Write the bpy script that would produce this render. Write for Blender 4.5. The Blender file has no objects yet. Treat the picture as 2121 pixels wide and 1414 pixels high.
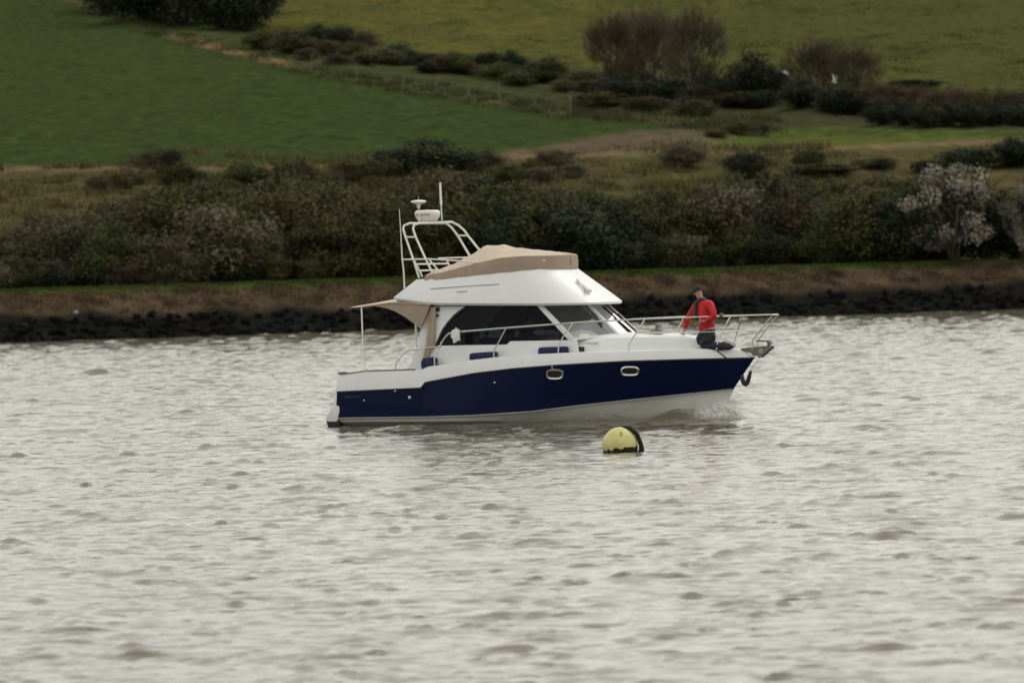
import bpy, bmesh, math, random
import numpy as np
from mathutils import Vector, Matrix
from mathutils.bvhtree import BVHTree

SC = bpy.context.scene
COL = SC.collection
rng = np.random.default_rng(7)
random.seed(7)
R = math.radians

# ------------------------------------------------------------------ camera
F = 14400.0                       # focal length in photo pixels (2121 wide)
EYE = np.array([0.0, 0.0, 4.4])
ROLL = R(1.6)
PITCH = math.atan(232.0 / F)
_f = np.array([0, math.cos(PITCH), -math.sin(PITCH)])
_u0 = np.array([0, math.sin(PITCH), math.cos(PITCH)])
_r0 = np.array([1.0, 0, 0])
_rt = math.cos(ROLL) * _r0 - math.sin(ROLL) * _u0
_up = math.sin(ROLL) * _r0 + math.cos(ROLL) * _u0
cam_d = bpy.data.cameras.new('camera')
cam = bpy.data.objects.new('camera', cam_d)
COL.objects.link(cam)
cam.matrix_world = Matrix(((_rt[0], _up[0], -_f[0], EYE[0]), (_rt[1], _up[1], -_f[1], EYE[1]),
                           (_rt[2], _up[2], -_f[2], EYE[2]), (0, 0, 0, 1)))
cam_d.sensor_width = 36.0
cam_d.lens = F / 2121.0 * 36.0
cam_d.clip_start = 1.0
cam_d.clip_end = 6000.0
cam_d.dof.use_dof = True
cam_d.dof.focus_distance = 137.0
cam_d.dof.aperture_fstop = 2.8
SC.camera = cam

# ------------------------------------------------------------------ world, sun, exposure
SUN_EL, SUN_AZ = R(48), R(38)     # azimuth measured from +Y towards +X (behind the far bank, to the right)
w = bpy.data.worlds.new('World')
SC.world = w
w.use_nodes = True
nt = w.node_tree
nt.nodes.clear()
o_ = nt.nodes.new('ShaderNodeOutputWorld')
bg = nt.nodes.new('ShaderNodeBackground')
sky = nt.nodes.new('ShaderNodeTexSky')
sky.sky_type = 'NISHITA'
sky.sun_disc = False
sky.sun_elevation = SUN_EL
sky.sun_rotation = SUN_AZ
sky.dust_density = 4.0
tc = nt.nodes.new('ShaderNodeTexCoord')
nz = nt.nodes.new('ShaderNodeTexNoise')
nz.inputs['Scale'].default_value = 3.0
nz.inputs['Detail'].default_value = 5.0
cr = nt.nodes.new('ShaderNodeValToRGB')
cr.color_ramp.elements[0].position = 0.3
cr.color_ramp.elements[0].color = (0.72, 0.705, 0.64, 1)
cr.color_ramp.elements[1].position = 0.7
cr.color_ramp.elements[1].color = (1.0, 0.97, 0.87, 1)
vm = nt.nodes.new('ShaderNodeVectorMath')
vm.operation = 'SCALE'
vm.inputs['Scale'].default_value = 9.9
mx = nt.nodes.new('ShaderNodeMix')
mx.data_type = 'RGBA'
mx.inputs['Factor'].default_value = 0.72
nt.links.new(tc.outputs['Generated'], nz.inputs['Vector'])
nt.links.new(nz.outputs['Fac'], cr.inputs['Fac'])
nt.links.new(cr.outputs['Color'], vm.inputs[0])
hsv = nt.nodes.new('ShaderNodeHueSaturation')
hsv.inputs['Saturation'].default_value = 0.35
nt.links.new(sky.outputs['Color'], hsv.inputs['Color'])
nt.links.new(hsv.outputs['Color'], mx.inputs['A'])
nt.links.new(vm.outputs['Vector'], mx.inputs['B'])
nt.links.new(mx.outputs['Result'], bg.inputs['Color'])
bg.inputs['Strength'].default_value = 0.148
nt.links.new(bg.outputs['Background'], o_.inputs['Surface'])

sd = bpy.data.lights.new('sun', 'SUN')
sd.energy = 0.55
sd.angle = R(14)
sd.color = (1.0, 0.95, 0.86)
sun = bpy.data.objects.new('sun', sd)
COL.objects.link(sun)
_sdir = Vector((math.sin(SUN_AZ) * math.cos(SUN_EL), math.cos(SUN_AZ) * math.cos(SUN_EL), math.sin(SUN_EL)))
sun.rotation_euler = (-_sdir).to_track_quat('-Z', 'Y').to_euler()
sun.location = (60, 100, 120)

SC.view_settings.view_transform = 'Standard'
SC.view_settings.look = 'None'
SC.view_settings.exposure = 0.0
SC.view_settings.gamma = 1.0
SC.cycles.use_denoising = True
SC.cycles.max_bounces = 6
SC.cycles.transparent_max_bounces = 12

# ------------------------------------------------------------------ helpers
def ray(px, py):
    d = _f * F + (px - 1060.5) * _rt + (707.0 - py) * _up
    return d / d[1]               # per metre of depth

def at_depth(px, py, Y):
    return EYE + ray(px, py) * Y

def on_water(px, py):
    d = ray(px, py)
    return EYE + d * (-EYE[2] / d[2])

def to_px(P):
    P = np.asarray(P, float) - EYE
    dz = P @ _f
    return 1060.5 + F * (P @ _rt) / dz, 707.0 - F * (P @ _up) / dz

def tag(o, label=None, cat=None, group=None, kind=None):
    if label: o['label'] = label
    if cat: o['category'] = cat
    if group: o['group'] = group
    if kind: o['kind'] = kind
    return o

def empty(name, loc=(0, 0, 0), rz=0.0):
    o = bpy.data.objects.new(name, None)
    o.empty_display_size = 0.2
    COL.objects.link(o)
    o.location = loc
    o.rotation_euler = (0, 0, rz)
    return o

def make_mesh(name, verts, faces, smooth=True, sharp=35):
    me = bpy.data.meshes.new(name)
    me.from_pydata([tuple(map(float, v)) for v in verts], [], [tuple(f) for f in faces])
    me.update()
    if smooth:
        me.polygons.foreach_set('use_smooth', [True] * len(me.polygons))
        if sharp: me.set_sharp_from_angle(angle=R(sharp))
    return me

def fast_mesh(name, V, Q, smooth=False):
    """numpy verts (n,3), faces (m,k)"""
    me = bpy.data.meshes.new(name)
    V = np.ascontiguousarray(V, np.float32); Q = np.ascontiguousarray(Q, np.int32)
    m, k = Q.shape
    me.vertices.add(len(V)); me.vertices.foreach_set('co', V.ravel())
    me.loops.add(m * k); me.loops.foreach_set('vertex_index', Q.ravel())
    me.polygons.add(m); me.polygons.foreach_set('loop_start', np.arange(0, m * k, k, dtype=np.int32))
    me.polygons.foreach_set('loop_total', np.full(m, k, np.int32))
    me.polygons.foreach_set('use_smooth', np.full(m, smooth, bool))
    me.update(calc_edges=True)
    return me

def link(name, me, mat=None, parent=None):
    o = bpy.data.objects.new(name, me)
    if mat and not me.materials: me.materials.append(mat)
    COL.objects.link(o)
    if parent: o.parent = parent
    return o

class MB:
    """collects shapes for ONE mesh"""
    def __init__(s): s.v = []; s.f = []
    def add(s, v, f):
        n = len(s.v); s.v += [tuple(map(float, a)) for a in v]; s.f += [tuple(i + n for i in g) for g in f]; return s
    def tube(s, pts, r, n=8, cap=True):
        pts = [Vector(p) for p in pts]
        rs = list(r) if hasattr(r, '__len__') else [r] * len(pts)
        t = [(pts[min(i + 1, len(pts) - 1)] - pts[max(i - 1, 0)]).normalized() for i in range(len(pts))]
        a = t[0].orthogonal().normalized()
        v = []; f = []
        for i, p in enumerate(pts):
            a = (a - t[i] * a.dot(t[i])).normalized(); b = t[i].cross(a)
            for k in range(n):
                q = 2 * math.pi * k / n
                v.append(p + (a * math.cos(q) + b * math.sin(q)) * rs[i])
        for i in range(len(pts) - 1):
            for k in range(n):
                f.append((i * n + k, i * n + (k + 1) % n, (i + 1) * n + (k + 1) % n, (i + 1) * n + k))
        if cap:
            f.append(tuple(reversed(range(n)))); f.append(tuple((len(pts) - 1) * n + k for k in range(n)))
        return s.add(v, f)
    def prism(s, poly, off):
        """poly: list of 3D points (planar-ish), extruded by vector off"""
        n = len(poly); off = Vector(off)
        v = [Vector(p) for p in poly] + [Vector(p) + off for p in poly]
        f = [tuple(range(n)), tuple(range(2 * n - 1, n - 1, -1))]
        f += [(i, i + n, (i + 1) % n + n, (i + 1) % n)[::-1] for i in range(n)]
        return s.add(v, f)
    def box(s, c, d, rot=None):
        c = Vector(c); M = rot or Matrix.Identity(3)
        v = [c + M @ Vector((sx * d[0] / 2, sy * d[1] / 2, sz * d[2] / 2)) for sx in (-1, 1) for sy in (-1, 1) for sz in (-1, 1)]
        return s.add(v, [(0, 1, 3, 2), (4, 6, 7, 5), (0, 4, 5, 1), (2, 3, 7, 6), (0, 2, 6, 4), (1, 5, 7, 3)])
    def loft(s, rows, close=False):
        n = len(rows[0]); v = [p for r in rows for p in r]; f = []
        for i in range(len(rows) - 1):
            for k in range(n if close else n - 1):
                k2 = (k + 1) % n
                f.append((i * n + k, i * n + k2, (i + 1) * n + k2, (i + 1) * n + k))
        return s.add(v, f)
    def lathe(s, c, prof, n=20):
        c = Vector(c)
        rows = [[c + Vector((r * math.cos(2 * math.pi * k / n), r * math.sin(2 * math.pi * k / n), z)) for k in range(n)] for r, z in prof]
        return s.loft(rows, True)
    def mirror(s):
        m = MB(); m.v = [(x, -y, z) for x, y, z in s.v]; m.f = [tuple(reversed(f)) for f in s.f]; return m
    def build(s, name, mat, parent=None, smooth=True, sharp=35, bevel=0.0):
        me = make_mesh(name, s.v, s.f, smooth, sharp)
        bm = bmesh.new(); bm.from_mesh(me)
        bmesh.ops.recalc_face_normals(bm, faces=bm.faces)
        if bevel:
            es = [e for e in bm.edges if len(e.link_faces) == 2 and e.calc_face_angle(0) > R(30)]
            bmesh.ops.bevel(bm, geom=es, offset=bevel, segments=2, profile=0.6, affect='EDGES')
        bm.to_mesh(me); bm.free()
        if smooth:
            me.polygons.foreach_set('use_smooth', [True] * len(me.polygons))
            if sharp: me.set_sharp_from_angle(angle=R(sharp))
        return link(name, me, mat, parent)

# ------------------------------------------------------------------ materials
def mat(name, col, rough=0.5, metal=0.0, spec=0.5, var=0.12, scale=6.0, bump=0.0, bscale=30.0, coat=0.0, rnd=0.0):
    m = bpy.data.materials.new(name); m.use_nodes = True
    t = m.node_tree; b = t.nodes['Principled BSDF']
    b.inputs['Roughness'].default_value = rough
    b.inputs['Metallic'].default_value = metal
    b.inputs['Specular IOR Level'].default_value = spec
    b.inputs['Coat Weight'].default_value = coat
    tcn = t.nodes.new('ShaderNodeTexCoord')
    n = t.nodes.new('ShaderNodeTexNoise'); n.inputs['Scale'].default_value = scale; n.inputs['Detail'].default_value = 4
    t.links.new(tcn.outputs['Object'], n.inputs['Vector'])
    r = t.nodes.new('ShaderNodeValToRGB')
    r.color_ramp.elements[0].position = 0.3; r.color_ramp.elements[1].position = 0.7
    r.color_ramp.elements[0].color = (*[c * (1 - var) for c in col], 1)
    r.color_ramp.elements[1].color = (*[min(1, c * (1 + var)) for c in col], 1)
    t.links.new(n.outputs['Fac'], r.inputs['Fac'])
    out = r.outputs['Color']
    if rnd:
        oi = t.nodes.new('ShaderNodeObjectInfo')
        hs = t.nodes.new('ShaderNodeHueSaturation')
        m1 = t.nodes.new('ShaderNodeMapRange'); m1.inputs['To Min'].default_value = 1 - rnd; m1.inputs['To Max'].default_value = 1 + rnd
        m2 = t.nodes.new('ShaderNodeMapRange'); m2.inputs['To Min'].default_value = 0.5 - 0.04 * rnd * 2; m2.inputs['To Max'].default_value = 0.5 + 0.03 * rnd * 2
        ml = t.nodes.new('ShaderNodeMath'); ml.operation = 'MULTIPLY'; ml.inputs[1].default_value = 7.31
        fr = t.nodes.new('ShaderNodeMath'); fr.operation = 'FRACT'
        t.links.new(oi.outputs['Random'], m1.inputs['Value'])
        t.links.new(oi.outputs['Random'], ml.inputs[0]); t.links.new(ml.outputs[0], fr.inputs[0]); t.links.new(fr.outputs[0], m2.inputs['Value'])
        t.links.new(m1.outputs['Result'], hs.inputs['Value']); t.links.new(m2.outputs['Result'], hs.inputs['Hue'])
        t.links.new(out, hs.inputs['Color']); out = hs.outputs['Color']
    t.links.new(out, b.inputs['Base Color'])
    if bump:
        n2 = t.nodes.new('ShaderNodeTexNoise'); n2.inputs['Scale'].default_value = bscale; n2.inputs['Detail'].default_value = 3
        t.links.new(tcn.outputs['Object'], n2.inputs['Vector'])
        bp = t.nodes.new('ShaderNodeBump'); bp.inputs['Strength'].default_value = bump; bp.inputs['Distance'].default_value = 0.05
        t.links.new(n2.outputs['Fac'], bp.inputs['Height']); t.links.new(bp.outputs['Normal'], b.inputs['Normal'])
    return m

def glass_mat(name, tint, ior=1.45):
    m = bpy.data.materials.new(name); m.use_nodes = True
    t = m.node_tree; t.nodes.clear()
    o = t.nodes.new('ShaderNodeOutputMaterial'); mixn = t.nodes.new('ShaderNodeMixShader')
    fr = t.nodes.new('ShaderNodeFresnel'); fr.inputs['IOR'].default_value = ior
    tr = t.nodes.new('ShaderNodeBsdfTransparent')
    tcn = t.nodes.new('ShaderNodeTexCoord'); n = t.nodes.new('ShaderNodeTexNoise'); n.inputs['Scale'].default_value = 2.0
    r = t.nodes.new('ShaderNodeValToRGB')
    r.color_ramp.elements[0].color = (*[c * 0.85 for c in tint], 1); r.color_ramp.elements[1].color = (*tint, 1)
    t.links.new(tcn.outputs['Object'], n.inputs['Vector']); t.links.new(n.outputs['Fac'], r.inputs['Fac']); t.links.new(r.outputs['Color'], tr.inputs['Color'])
    gl = t.nodes.new('ShaderNodeBsdfGlossy'); gl.inputs['Roughness'].default_value = 0.03
    t.links.new(fr.outputs['Fac'], mixn.inputs['Fac'])
    t.links.new(tr.outputs['BSDF'], mixn.inputs[1]); t.links.new(gl.outputs['BSDF'], mixn.inputs[2])
    t.links.new(mixn.outputs['Shader'], o.inputs['Surface'])
    return m

M = {}
M['white'] = mat('white_gelcoat', (0.72, 0.735, 0.745), 0.42, var=0.03, scale=1.5)
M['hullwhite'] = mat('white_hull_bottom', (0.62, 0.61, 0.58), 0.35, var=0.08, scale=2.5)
M['navy'] = mat('navy_gelcoat', (0.0020, 0.0060, 0.036), 0.16, var=0.15, scale=1.2, spec=0.22)
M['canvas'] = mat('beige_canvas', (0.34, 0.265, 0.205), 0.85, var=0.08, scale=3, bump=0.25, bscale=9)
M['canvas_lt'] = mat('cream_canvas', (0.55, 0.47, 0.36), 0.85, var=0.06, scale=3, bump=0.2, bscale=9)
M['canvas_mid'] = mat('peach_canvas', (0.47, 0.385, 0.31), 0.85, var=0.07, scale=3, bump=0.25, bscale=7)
M['steel'] = mat('stainless_steel', (0.62, 0.62, 0.60), 0.22, metal=1.0, var=0.05)
M['grey'] = mat('grey_metal', (0.16, 0.155, 0.14), 0.45, metal=0.6, var=0.2)
M['black'] = mat('black_rubber', (0.014, 0.014, 0.016), 0.55, var=0.2)
M['plastic'] = mat('white_plastic', (0.70, 0.69, 0.64), 0.4, var=0.03)
M['trim'] = mat('grey_trim', (0.32, 0.32, 0.32), 0.45, var=0.06)
M['teak'] = mat('teak', (0.16, 0.125, 0.085), 0.6, var=0.25, scale=14)
M['fender'] = mat('navy_fender_cloth', (0.006, 0.010, 0.055), 0.8, var=0.15)
M['side_glass'] = glass_mat('tinted_side_glass', (0.46, 0.49, 0.54), 1.2)
M['screen_glass'] = glass_mat('windscreen_glass', (0.72, 0.78, 0.78), 1.6)
M['interior'] = mat('cabin_lining', (0.34, 0.33, 0.32), 0.8, var=0.15)
M['dash'] = mat('pale_dashboard', (0.66, 0.69, 0.67), 0.6, var=0.08)
M['seat'] = mat('seat_cloth', (0.08, 0.08, 0.09), 0.85, var=0.15)
M['ink'] = mat('lettering_ink', (0.07, 0.015, 0.03), 0.5, var=0.1)
M['red'] = mat('red_jacket_cloth', (0.46, 0.008, 0.010), 0.75, var=0.18, scale=9, bump=0.3, bscale=14)
M['vest'] = mat('dark_life_vest', (0.025, 0.022, 0.03), 0.7, var=0.2)
M['trouser'] = mat('dark_navy_trousers', (0.012, 0.014, 0.026), 0.8, var=0.3, scale=8, bump=0.3, bscale=14)
M['skin'] = mat('skin', (0.42, 0.20, 0.14), 0.55, var=0.08)
M['cap'] = mat('black_cap', (0.012, 0.013, 0.018), 0.8, var=0.2)
M['shoe'] = mat('dark_shoe', (0.03, 0.03, 0.03), 0.6, var=0.3)
M['sole'] = mat('pale_sole', (0.5, 0.5, 0.48), 0.7, var=0.1)
M['bluegrey'] = mat('pale_blue_belt', (0.30, 0.38, 0.44), 0.7, var=0.1)

# ================================================================== WATER
BOAT_C = on_water(1110, 873)
YAW = R(-25)
_cb, _sb = math.cos(YAW), math.sin(YAW)

def to_boat(X, Y):
    dx, dy = X - BOAT_C[0], Y - BOAT_C[1]
    return dx * _cb + dy * _sb, -dx * _sb + dy * _cb

def build_water():
    NR, NC = 1950, 430
    d = 58.0 * (338.0 / 58.0) ** np.linspace(0, 1, NR)
    a = np.linspace(-0.105, 0.105, NC)
    D, A = np.meshgrid(d, a, indexing='ij')
    X = D * A; Y = D.copy()
    r = np.random.default_rng(11)
    H = np.zeros_like(X)
    row = d * math.log(338 / 58) / NR
    wind = R(80)                                    # crests run roughly across the view
    for i in range(130):
        L = 0.17 * (1.15 / 0.17) ** r.random() if i > 9 else 1.6 + 2.5 * r.random()
        th = wind + r.normal(0, 0.45)
        k = 2 * math.pi / L
        amp = (0.00155 * L if i > 9 else 0.0024) * (0.6 + 0.8 * r.random())
        ph = r.random() * 6.28
        fade = np.clip((L / (1.2 * row) - 0.9), 0, 1)[:, None]
        H += amp * fade * np.sin(k * (X * math.cos(th) + Y * math.sin(th)) + ph)
    # gusty patches: the chop is livelier in places
    G = np.zeros_like(X)
    for i in range(40):
        L = 0.8 + 6 * r.random() ** 1.5; th = wind + r.normal(0, 0.9); k = 2 * math.pi / L
        G += np.sin(k * (X * math.cos(th) + Y * math.sin(th)) + r.random() * 6.28)
    G /= G.std()
    H *= np.exp(0.25 * np.clip(G, -2.5, 2.2))
    for La, Lb, nw, amp, thr, top in ((0.16, 0.46, 60, 0.0088, 0.75, 3.0), (0.42, 1.00, 50, 0.0100, 0.95, 3.0)):   # scattered steeper wavelets
        W = np.zeros_like(X)
        for i in range(nw):
            L = La * (Lb / La) ** r.random(); th = wind + r.normal(0, 0.25); k = 2 * math.pi / L
            fade = np.clip((L / (1.0 * row) - 0.8), 0, 1)[:, None]
            W += L ** 0.6 * fade * np.sin(k * (X * math.cos(th) + Y * math.sin(th)) + r.random() * 6.28)
        W /= W[:400].std()
        H += amp * np.clip(W - thr, 0, top) * np.exp(0.55 * np.clip(G, -2, 2))
    H *= (1 + 0.5 * np.clip((D - 85) / 160, 0, 1) + 0.9 * np.clip((D - 210) / 90, 0, 1))   # makes up for the short waves the far rows cannot carry
    H -= H.mean()
    # the boat's bow wave and wake
    bx, by = to_boat(X, Y)
    hw = 1.5 * (1 - np.clip((bx + 1.9) / 6.7, 0, 1) ** 1.7)
    side = np.abs(by) - hw
    bow = 0.24 * np.exp(-((bx - 3.9) / 0.75) ** 2) * np.exp(-((side - 0.10) / 0.26) ** 2) + 0.20 * np.exp(-((bx - 4.75) / 0.30) ** 2 - (by / 0.40) ** 2)
    bow += 0.15 * np.exp(-((bx - 2.1) / 0.55) ** 2) * np.exp(-((side - 0.2) / 0.28) ** 2)
    for sgn in (-1, 1):                              # diverging wake crests
        lat = sgn * by - (0.5 + 0.36 * (4.4 - bx))
        m = (bx < 4.0) & (bx > -14)
        bow += np.where(m, 0.045 * np.exp(-(lat / 0.45) ** 2) * np.exp(-np.clip(4 - bx, 0, 30) / 9), 0)
    bow -= 0.07 * np.exp(-((bx - 3.0) / 0.4) ** 2) * np.exp(-((side - 0.15) / 0.4) ** 2)
    wake = np.where(bx < -4.6, np.exp(-((by) / 1.5) ** 2) * np.exp((bx + 4.6) / 7), 0)
    H = H * (1 - 0.55 * np.clip(wake, 0, 1)) + bow
    rip = r.random(X.shape)
    foam = 1.7 * np.exp(-((bx - 4.65) / 0.42) ** 2 - ((side - 0.05) / 0.32) ** 2)
    foam += 0.55 * np.exp(-((bx - 3.8) / 0.8) ** 2 - ((side - 0.05) / 0.12) ** 2) + 0.5 * np.exp(-((bx - 2.0) / 0.6) ** 2 - ((side - 0.2) / 0.2) ** 2)
    foam += 0.35 * np.where(bx < -4.7, np.exp(-((np.abs(by) - 1.3) / 0.35) ** 2) * np.exp((bx + 4.7) / 1.6), 0)
    foam = np.clip(foam * (0.55 + 0.7 * rip), 0, 1)
    V = np.stack([X, Y, H], -1).reshape(-1, 3)
    idx = np.arange(NR * NC).reshape(NR, NC)
    Q = np.stack([idx[:-1, :-1], idx[:-1, 1:], idx[1:, 1:], idx[1:, :-1]], -1).reshape(-1, 4)
    big = np.array([[-900, -400, -0.3], [900, -400, -0.3], [900, 420, -0.3], [-900, 420, -0.3]])
    n = len(V)
    V = np.vstack([V, big]); Q = np.vstack([Q, [[n, n + 1, n + 2, n + 3]]])
    me = fast_mesh('water', V, Q, True)
    at = me.attributes.new('foam', 'FLOAT', 'POINT')
    at.data.foreach_set('value', np.concatenate([foam.ravel(), np.zeros(4)]).astype(np.float32))
    m = bpy.data.materials.new('murky_river_water'); m.use_nodes = True
    t = m.node_tree; b = t.nodes['Principled BSDF']
    b.inputs['Roughness'].default_value = 0.07
    b.inputs['IOR'].default_value = 1.37
    b.inputs['Specular IOR Level'].default_value = 0.5
    geo = t.nodes.new('ShaderNodeNewGeometry')
    mp = t.nodes.new('ShaderNodeMapping'); mp.inputs['Scale'].default_value = (0.75, 1.5, 1.0)
    t.links.new(geo.outputs['Position'], mp.inputs['Vector'])
    n1 = t.nodes.new('ShaderNodeTexNoise'); n1.inputs['Scale'].default_value = 5.0; n1.inputs['Detail'].default_value = 3.5; n1.inputs['Roughness'].default_value = 0.55
    t.links.new(mp.outputs['Vector'], n1.inputs['Vector'])
    bp = t.nodes.new('ShaderNodeBump'); bp.inputs['Strength'].default_value = 1.0; bp.inputs['Distance'].default_value = 0.0045
    t.links.new(n1.outputs['Fac'], bp.inputs['Height']); t.links.new(bp.outputs['Normal'], b.inputs['Normal'])
    # short sharp wavelets scattered over the surface
    mp2 = t.nodes.new('ShaderNodeMapping'); mp2.inputs['Scale'].default_value = (1.9, 4.2, 1.0); mp2.inputs['Rotation'].default_value = (0, 0, R(-7))
    t.links.new(geo.outputs['Position'], mp2.inputs['Vector'])
    n3 = t.nodes.new('ShaderNodeTexNoise'); n3.inputs['Scale'].default_value = 1.0; n3.inputs['Detail'].default_value = 3.0; n3.inputs['Roughness'].default_value = 0.5; n3.inputs['Distortion'].default_value = 0.4
    t.links.new(mp2.outputs['Vector'], n3.inputs['Vector'])
    mr3 = t.nodes.new('ShaderNodeMapRange'); mr3.inputs['From Min'].default_value = 0.61; mr3.inputs['From Max'].default_value = 0.98; mr3.inputs['To Max'].default_value = 0.4
    t.links.new(n3.outputs['Fac'], mr3.inputs['Value'])
    bp2 = t.nodes.new('ShaderNodeBump'); bp2.inputs['Strength'].default_value = 1.0; bp2.inputs['Distance'].default_value = 0.30
    t.links.new(mr3.outputs['Result'], bp2.inputs['Height']); t.links.new(bp.outputs['Normal'], bp2.inputs['Normal'])
    t.links.new(bp2.outputs['Normal'], b.inputs['Normal'])
    # silty water: slow drifts of browner and greener colour
    n2 = t.nodes.new('ShaderNodeTexNoise'); n2.inputs['Scale'].default_value = 0.12
    t.links.new(geo.outputs['Position'], n2.inputs['Vector'])
    rp = t.nodes.new('ShaderNodeValToRGB')
    rp.color_ramp.elements[0].color = (0.105, 0.095, 0.064, 1); rp.color_ramp.elements[1].color = (0.125, 0.115, 0.080, 1)
    t.links.new(n2.outputs['Fac'], rp.inputs['Fac'])
    fa = t.nodes.new('ShaderNodeAttribute'); fa.attribute_name = 'foam'
    mc = t.nodes.new('ShaderNodeMix'); mc.data_type = 'RGBA'
    mc.inputs['B'].default_value = (0.72, 0.72, 0.69, 1)
    t.links.new(fa.outputs['Fac'], mc.inputs['Factor']); t.links.new(rp.outputs['Color'], mc.inputs['A'])
    t.links.new(mc.outputs['Result'], b.inputs['Base Color'])
    mr = t.nodes.new('ShaderNodeMapRange'); mr.inputs['To Min'].default_value = 0.09; mr.inputs['To Max'].default_value = 0.8
    t.links.new(fa.outputs['Fac'], mr.inputs['Value']); t.links.new(mr.outputs['Result'], b.inputs['Roughness'])
    o = link('water', me, m)
    tag(o, 'wide choppy grey-green river filling the lower half', 'water', kind='structure')
build_water()

# ================================================================== TERRAIN
_w0, _w1 = on_water(0, 711), on_water(2121, 641)
SH0 = _w0[:2]
SHT = (_w1 - _w0)[:2] / np.linalg.norm((_w1 - _w0)[:2])     # along the shore, to the right
SHN = np.array([-SHT[1], SHT[0]])                            # inland
_S = [-6, -1.5, 0, 2.0, 2.6, 5.0, 6.2, 7.5, 13, 60, 110, 200, 320, 400, 450, 520, 700, 950]
_Z = [-2.0, -0.5, 0.0, 1.02, 1.25, 1.98, 2.22, 2.28, 2.1, 8.4, 11.6, 16.7, 24.0, 30.5, 35.0, 37.5, 40.0, 42.0]

def shore_coords(X, Y):
    dx, dy = X - SH0[0], Y - SH0[1]
    return dx * SHT[0] + dy * SHT[1], dx * SHN[0] + dy * SHN[1]

def terrain_z(a, s):
    z = np.interp(s, _S, _Z)
    g = np.clip((s - 14) / 60, 0, 1)
    z = z + g * (0.28 * np.sin(a * 0.21 + s * 0.13) + 0.22 * np.sin(a * 0.47 - s * 0.31 + 1.3)) 
    z = z + np.clip((s - 150) / 300, 0, 1) * 0.8 * np.sin(a * 0.06 + s * 0.021 + 0.6)
    b = np.exp(-((s - 3.0) / 2.2) ** 2)
    z = z + b * (0.07 * np.sin(a * 1.9 + 0.4 * np.sin(a * 0.7)) + 0.05 * np.sin(a * 4.3 + s * 2.1))
    return z

def shore_xy(a, s):
    return SH0[0] + a * SHT[0] + s * SHN[0], SH0[1] + a * SHT[1] + s * SHN[1]

def on_land(px, py):
    d = ray(px, py)
    Y = np.arange(300, 1100, 0.5)
    P = EYE[None] + d[None] * Y[:, None]
    a, s = shore_coords(P[:, 0], P[:, 1])
    tz = terrain_z(a, s)
    k = np.argmax((P[:, 2] < tz) & (s > -1))
    p = P[k].copy(); p[2] = tz[k]
    return p

def ground(a, s):
    x, y = shore_xy(a, s)
    return np.array([x, y, float(terrain_z(np.array(a), np.array(s)))])

def sh(a, s): return shore_coords(np.array(a), np.array(s))

PATH_X = [-600, 130, 300, 420, 640, 900, 1180, 1400, 1500, 1700, 2121, 2700]
PATH_Y = [-170, -8, 56, 95, 146, 192, 238, 252, 257, 262, 268, 275]
BOT_X = [-600, 0, 250, 640, 760, 1000, 1100, 1250, 1400, 1700, 2121, 2700]
BOT_Y = [356, 352, 349, 344, 336, 322, 306, 280, 262, 250, 240, 230]
TAN_X = [-600, 0, 300, 700, 1010, 1400, 1700, 2121, 2700]
TAN_Y = [353, 351, 349, 346, 328, 316, 309, 290, 270]
MEA_X = [-600, 380, 560, 800, 1000, 1100, 1250, 1800, 2121, 2700]
MEA_Y = [-300, -20, 84, 104, 112, 116, 150, 172, 205, 215]

def vnoise(x, y, seed):
    r = np.random.default_rng(seed); out = np.zeros_like(x)
    for i in range(9):
        th = r.random() * 6.28; k = 0.6 + 1.7 * r.random()
        out += np.sin(k * (x * math.cos(th) + y * math.sin(th)) + r.random() * 6.28 + 0.8 * np.sin(0.5 * k * (x - y)))
    return out / 3.0

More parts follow.
